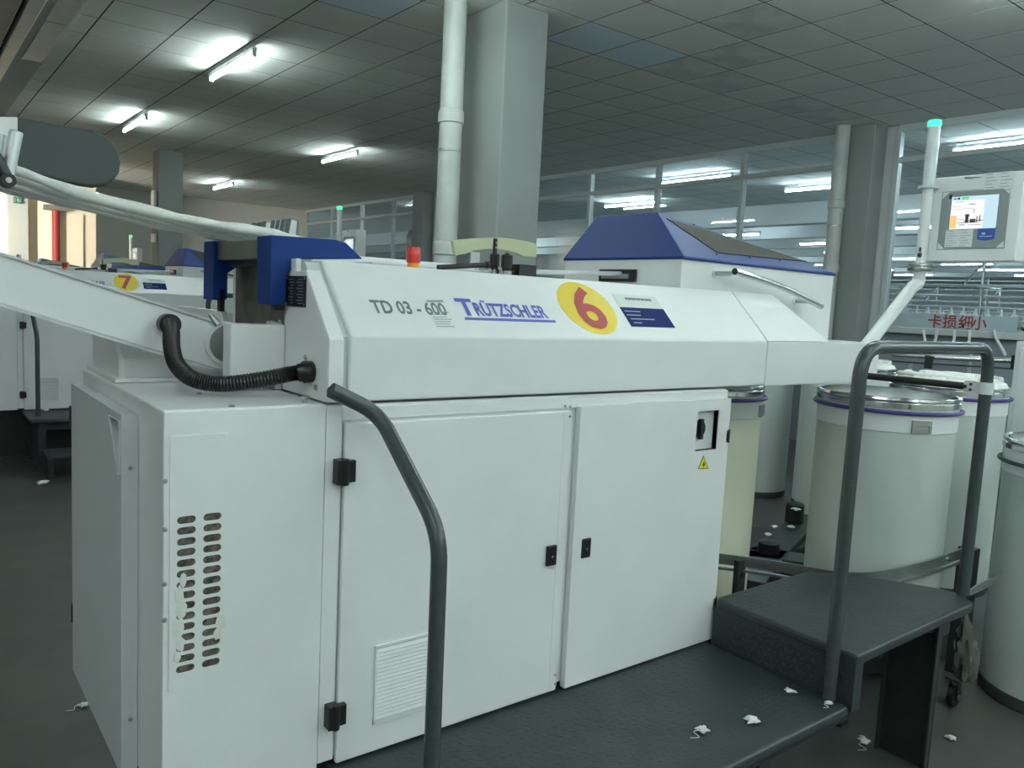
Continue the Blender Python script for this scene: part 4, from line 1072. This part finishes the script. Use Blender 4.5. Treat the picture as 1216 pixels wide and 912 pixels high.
for k, (u, v, z) in enumerate(((921, 627, .27), (940, 627, .27), (912, 636, .335), (938, 647, .23), (945, 606, .39))):
    lint(u, v, z, .04, ('lint wisp on the can changer arm between the two bollards', 'lint wisp on the can changer beside the can with the metal clip', 'lint cap on top of the near bollard of the can changer', 'lint crumb on the drive box of the can changer', 'lint tuft on top of the far bollard of the can changer')[k], 40 + k, False)

# plastic bag hanging under the right end of the step
bg = thing('plastic_bag', 'crumpled clear plastic bag hanging below the end of the step', 'bag', (3.19, 1.23, .3))
vs = []; fs = []; seg = 20; rows = 12
rnd = random.Random(11)
bt, bb_ = P(1146, 728, 1, 1.235), P(1147, 806, 1, 1.235)
for i in range(rows):
    f = i / (rows - 1)
    c = bt.lerp(bb_, f); r = .012 + .05 * math.sin(min(1, f * 1.15) * math.pi * .62) * (1 if f < .92 else .7)
    for k in range(seg):
        a = 2 * math.pi * k / seg
        rr = r * (1 + .22 * math.sin(a * 5 + i * .9) + rnd.uniform(-.14, .14))
        vs.append((c.x + rr * math.cos(a) * .9, c.y + rr * math.sin(a) * .55, c.z + rnd.uniform(-.004, .004)))
for i in range(rows - 1):
    for k in range(seg): fs.append((i * seg + k, i * seg + (k + 1) % seg, (i + 1) * seg + (k + 1) % seg, (i + 1) * seg + k))
fs.append(tuple(range((rows - 1) * seg, rows * seg)))
MB()._add(vs, fs).build('sack', M_BAG, bg, smooth=35)
MB().cyl((bt.x - .03, bt.y, bt.z + .008), (bt.x + .05, bt.y, bt.z + .008), .005, 8).build('hook_rod', M_DARK, bg)
cst = thing('can_castor', 'small black swivel castor under the hanging plastic bag', 'castor', (3.54, 1.386, 0))
q = P(1131, 838, 2, 0)
MB().cyl((q.x, q.y - .012, .045), (q.x, q.y + .012, .045), .045, 18).build('wheel', M_BLACK, cst, smooth=40)
MB().box(q.x - .015, q.x + .015, q.y - .02, q.y - .016, .03, .12).box(q.x - .015, q.x + .015, q.y + .016, q.y + .02, .03, .12).box(q.x - .03, q.x + .03, q.y - .03, q.y + .03, .118, .126).build('fork', M_DARK, cst)
MB().cyl((q.x, q.y - .021, .045), (q.x, q.y - .026, .045), .012, 10).build('axle_nut', M_DULL, cst)
# bent sheet scrap
sc_ = [P(1152, 704, 1, 1.30), P(1165, 697, 1, 1.31), P(1180, 690, 1, 1.32), P(1191, 680, 1, 1.33)]
mb = MB()
wd = [.012, .018, .014, .002]
for i in range(3):
    a0, a1 = sc_[i], sc_[i + 1]
    mb.hexa([a0 + Vector((0, 0, wd[i])), a0 - Vector((0, 0, wd[i])), a1 - Vector((0, 0, wd[i + 1])), a1 + Vector((0, 0, wd[i + 1]))],
            [p + Vector((0, .006, .0)) for p in (a0 + Vector((0, 0, wd[i])), a0 - Vector((0, 0, wd[i])), a1 - Vector((0, 0, wd[i + 1])), a1 + Vector((0, 0, wd[i + 1])))])
tag(mb.build('sheet_strip', M_DULL, None, base=sc_[0]), 'pointed bent metal strip sticking out at the foot of the handrail post', 'metal strip')

# chrome can track and white cables behind the cans
tk = thing('can_track', 'chrome can track with black stops in front of the glass partition', 'track', (5.9, 2.3, 0))
a, b = P(1060, 421, 0, 5.9), P(1240, 431, 0, 5.9)
MB().cyl(a, b, .016, 12).cyl(a + Vector((.12, 0, .01)), b + Vector((.12, 0, .01)), .012, 10).build('rail', M_STEEL, tk, smooth=40)
MB().cyl(a - Vector((0, 0, .05)), b - Vector((0, 0, .05)), .006, 8).build('lower_rod', M_DARK, tk, smooth=40)
for u in (1103, 1206):
    q = P(u, 430, 0, 5.88); MB().box(q.x - .02, q.x + .02, q.y - .022, q.y + .022, q.z - .045, q.z + .045).build('stop', M_BLACK, tk, bevel=.003)
for u in (1080, 1150, 1225):
    q = P(u, 430, 0, 5.92); MB().cyl((q.x + .02, q.y, 0), (q.x + .02, q.y, q.z), .014, 10).build('post', M_DULL, tk, smooth=40)
ec = thing('electric_cabinet', 'narrow pale grey cabinet standing beyond the handrail', 'cabinet', (5.4, 1.4, 0))
q0 = P(1207, 405, 0, 5.3)
MB().box(5.3, 5.7, q0.y - .6, q0.y, 0, q0.z).build('body', M_WHITE2, ec, bevel=.006)
MB().box(5.285, 5.3, q0.y - .57, q0.y - .03, .08, q0.z - .04).build('door', M_WHITE2, ec, bevel=.004)
for k, (u0, u1, u2) in enumerate(((1096, 1098, 1099), (1113, 1111, 1108), (1133, 1133, 1131), (1152, 1151, 1150), (1180, 1183, 1190))):
    pts = [P(u0, 392, 0, 9.185), P(u1, 402, 0, 9.185), P(u2, 414, 0, 9.185), P(u2 + 4, 422, 0, 9.185)]
    o = MB().tube(spline(pts, 6), .016, 8).build('cable', M_CANW, None, smooth=50, base=pts[0])
    tag(o, 'white cable hanging below the sill of the glass partition', 'cable', 'white cables under the sill')

# ------------------------------------------------------------------ hall behind the glass
struct(MB().box(XW + .1, 44, -12, 40, -.1, 0).build('floor_hall', M_HALLF))
hc = mat('hall_ceiling_tile', (0.66, 0.70, 0.68, 1), 0.85)
bt_ = hc.node_tree.nodes.new('ShaderNodeTexBrick')
tc_ = hc.node_tree.nodes.new('ShaderNodeTexCoord')
bt_.offset = 0.0; bt_.inputs['Scale'].default_value = 1.0; bt_.inputs['Brick Width'].default_value = .6; bt_.inputs['Row Height'].default_value = .6
bt_.inputs['Mortar Size'].default_value = .008; bt_.inputs['Color1'].default_value = (.66, .70, .68, 1); bt_.inputs['Color2'].default_value = (.63, .67, .65, 1); bt_.inputs['Mortar'].default_value = (.10, .11, .11, 1)
hc.node_tree.links.new(tc_.outputs['Object'], bt_.inputs['Vector'])
hc.node_tree.links.new(bt_.outputs['Color'], hc.node_tree.nodes['Principled BSDF'].inputs['Base Color'])
struct(MB().box(XW + .1, 44, -12, 40, ZC, ZC + .1).build('ceiling_hall', hc))
struct(MB().box(44, 44.2, -12, 40, 0, ZC).build('wall_hall', M_HALLW))
struct(MB().box(XW, 44, 40, 40.2, 0, ZC).box(XW, 44, -12.2, -12, 0, ZC).build('wall_hall_ends', M_HALLW))
hb = MB().box(-.16, .16, -26, 26, -.42, 0).build('hall_beam', M_HALLW, None, bevel=.01)
tag(hb, 'pale ceiling beam running the length of the hall behind the glass', 'beam', 'ceiling beams of the hall behind the glass')
for k, x in enumerate((14.6, 17.2, 19.8, 22.4, 25.0, 27.6, 30.2, 33.5, 37)):
    o = hb if k == 0 else copy_tree(hb)
    o.location = (x, 14, ZC)
hl = lamp_proto('hall_light', 'lit tube light hanging in the hall behind the glass', 'light', 'tube lights in the hall behind the glass', M_TUBEHALL, 1.5)
first = True
hs = [(10.6, 9.0), (10.6, 4.1), (10.6, 17.2), (10.6, 0), (12.4, 7.7), (12.4, 12.2), (12.4, 3.0)]
hs += [(x, y) for x in (15.9, 18.5, 21.1, 23.7, 26.3, 28.9, 32) for y in (2.5, 6.9, 11.3, 15.7, 20.1, 24.5)]
for k, (x, y) in enumerate(hs):
    o = hl if k == 0 else copy_tree(hl)
    o.location = (x, y + (.9 if int(x) % 2 and x > 13 else 0), ZC - .125 if x < 13 else 3.42)
dc = thing('air_duct', 'large round grey air duct in the hall behind the far glass', 'duct', (11.5, 17.2, 0))
MB().tube(bend([(12.4, 17.0, 0), (12.4, 17.0, 3.0), (12.4, 21.0, 3.3)], .8, 10), .32, 22).build('pipe', M_DUCT, dc, smooth=50)
dc2 = thing('air_duct', 'curved grey air duct in the hall seen beside the blue coiler cover', 'duct', (14.3, 14.6, 0))
MB().tube(bend([(14.3, 14.6, 0), (14.3, 14.6, 2.6), (14.3, 18, 2.6)], .8, 10), .35, 22).build('pipe', M_HALLW, dc2, smooth=50)
# spinning frames with bobbins
def spin(x, y0, y1, label, sign):
    t = thing('spinning_frame', label, 'machine', (x, (y0 + y1) / 2, 0), 'spinning frames behind the glass')
    MB().box(x - .4, x + .4, y0, y1, 0, 1.35).build('base', M_WHITE, t)
    MB().box(x - .5, x - .42, y0, y1, 1.40, 1.52).build('front_beam', M_WHITE2, t)
    n = int((y1 - y0) / 1.4)
    for k in range(n + 1):
        y = y0 + (y1 - y0) * k / n
        MB().cyl((x, y, 1.35), (x, y, 2.5), .025, 8).cyl((x - .6, y, 2.15), (x + .6, y, 2.15), .016, 8).cyl((x - .6, y, 2.15), (x, y, 2.5), .012, 6).build('creel_post', M_DULL, t)
    for z, xo in ((2.15, -.55), (2.15, -.2), (2.45, 0), (1.85, -.45), (1.68, -.5)):
        MB().cyl((x + xo, y0, z), (x + xo, y1, z), .014, 8).build('creel_rail', M_WHITE2, t)
    me = None
    nb = min(60, int((y1 - y0) / .16))
    for k in range(nb):
        y = y0 + .1 + k * .16
        if me is None:
            o = MB().lathe([(.015, 0), (.032, .02), (.035, .12), (.02, .15), (.012, .22)], (x - .46, y, 1.62), 12).build('bobbin', M_SLIVER, t, smooth=50); me = o; oy = y
            cap = MB().lathe([(.02, .0), (.045, .0), (.045, .04), (.02, .05)], (x - .46, y, 1.565), 10).build('spindle', M_BLACK, t)
        else:
            for s in (me, cap):
                c = s.copy(); COL.objects.link(c); c.location.y = y - oy
    if sign:
        s = tag(MB().box(x - .535, x - .521, 4.3, 6.3, 1.53, 1.74).build('slogan_board', M_HALLW, None, base=(x - .53, 5.3, 1.53)), 'pale board with red characters on the spinning frame', 'sign')
        glyphs = '卡损细小'
        for k, ch in enumerate(glyphs):
            q = P((1110, 1128, 1147, 1163)[k], 382, 0, x - .515)
            mb, _ = text_mb(ch, .20, (x - .537, q.y + .09, 1.565), (0, -1, 0), (0, 0, 1), bold=.003, ext=.001)
            mb.build('red_character', M_RED, s)
spin(12.2, -1, 11, 'white spinning frame with creel rails and bobbins next to the glass partition', True)
spin(16.5, -2, 24, 'white spinning frame with creel rails in the middle of the far hall', False)
spin(20.8, -2, 24, 'white spinning frame farthest back in the hall behind the glass', False)

# ------------------------------------------------------------------ far left corner
fp_ = thing('fire_pipe', 'vertical red fire pipe with bracket on the cream far wall', 'pipe', (2.78, 19.5, 0))
q = P(66.5, 280, 1, 19.5)
MB().cyl((q.x, 19.5, 0), (q.x, 19.5, P(66, 246, 1, 19.5).z), .075, 14).build('pipe', mat('dark_red_paint', (.26, .02, .015, 1), .6), fp_, smooth=40)
MB().box(q.x - .22, q.x + .2, 19.42, 19.597, P(66, 250, 1, 19.5).z, P(66, 244, 1, 19.5).z).build('bracket', M_DUST, fp_)
a, b = P(16, 233.5, 1, 19.39), P(26, 242, 1, 19.39)
ex = tag(MB().box(a.x, b.x, 19.39, 19.45, b.z, a.z).build('exit_sign', M_EXIT, None, base=((a.x + b.x) / 2, 19.45, b.z), bevel=.005), 'small green lit exit sign on the pilaster by the cream wall', 'sign')
w_ = b.x - a.x; h_ = a.z - b.z
MB().box(a.x + w_ * .12, a.x + w_ * .2, 19.383, 19.39, b.z + h_ * .2, b.z + h_ * .8).box(a.x + w_ * .45, a.x + w_ * .6, 19.383, 19.39, b.z + h_ * .35, b.z + h_ * .8).prism([(a.x + w_ * .52, b.z + h_ * .4), (a.x + w_ * .70, b.z + h_ * .18), (a.x + w_ * .76, b.z + h_ * .24), (a.x + w_ * .58, b.z + h_ * .5)], 'y', 19.383, 19.39).prism([(a.x + w_ * .75, b.z + h_ * .45), (a.x + w_ * .92, b.z + h_ * .55), (a.x + w_ * .75, b.z + h_ * .65)], 'y', 19.383, 19.39).build('running_figure', M_EXITW, ex)
ad = thing('ceiling_duct', 'grey flat duct and pale trunking along the ceiling edge in the upper left corner', 'duct', (.5, 9, 3.4))
MB().box(.15, .855, 1.5, 21, 3.74, 3.835).build('duct_run', M_DUCT, ad, bevel=.01)
MB().box(.905, 1.02, 1.5, 21, 3.775, 3.83).build('trunking', M_PIPE, ad, bevel=.012)
MB().box(.86, .90, 1.5, 21, 3.825, 3.835).build('gap_shade_strip', M_JOINT, ad)  # solid dark strip painted in for the shade between duct and trunking
pe = P(36, 72, 2, ZC - .05)
MB().box(1.10, 1.275, 2.0, pe.y, ZC - .055, ZC - .031).build('light_panel', M_PIPE, ad, bevel=.004)
MB().box(1.099, 1.276, P(68, 27, 2, ZC - .05).y, P(68, 27, 2, ZC - .05).y + .006, ZC - .057, ZC - .031).build('panel_joint', M_JOINT, ad)
for y in (7.2, 9.0, 11, 13): MB().box(.149, .857, y - .012, y + .012, 3.735, 3.84).build('flange', M_DUCT, ad)
eb = tag(MB().box(3.56, 3.61, 14.75, 14.95, P(182, 245, 0, 3.6).z, P(182, 227, 0, 3.6).z).build('switch_box', M_DULL, None, bevel=.006, base=(3.6, 14.85, 2.9)), 'narrow grey switch box on the distant pillar', 'switch box')
eb2 = tag(MB().box(3.56, 3.61, 14.75, 14.95, P(182, 288, 0, 3.6).z, P(182, 278, 0, 3.6).z).build('switch_box', M_WHITE, None, bevel=.006, base=(3.6, 14.85, 2.3)), 'small white switch box low on the distant pillar', 'switch box')
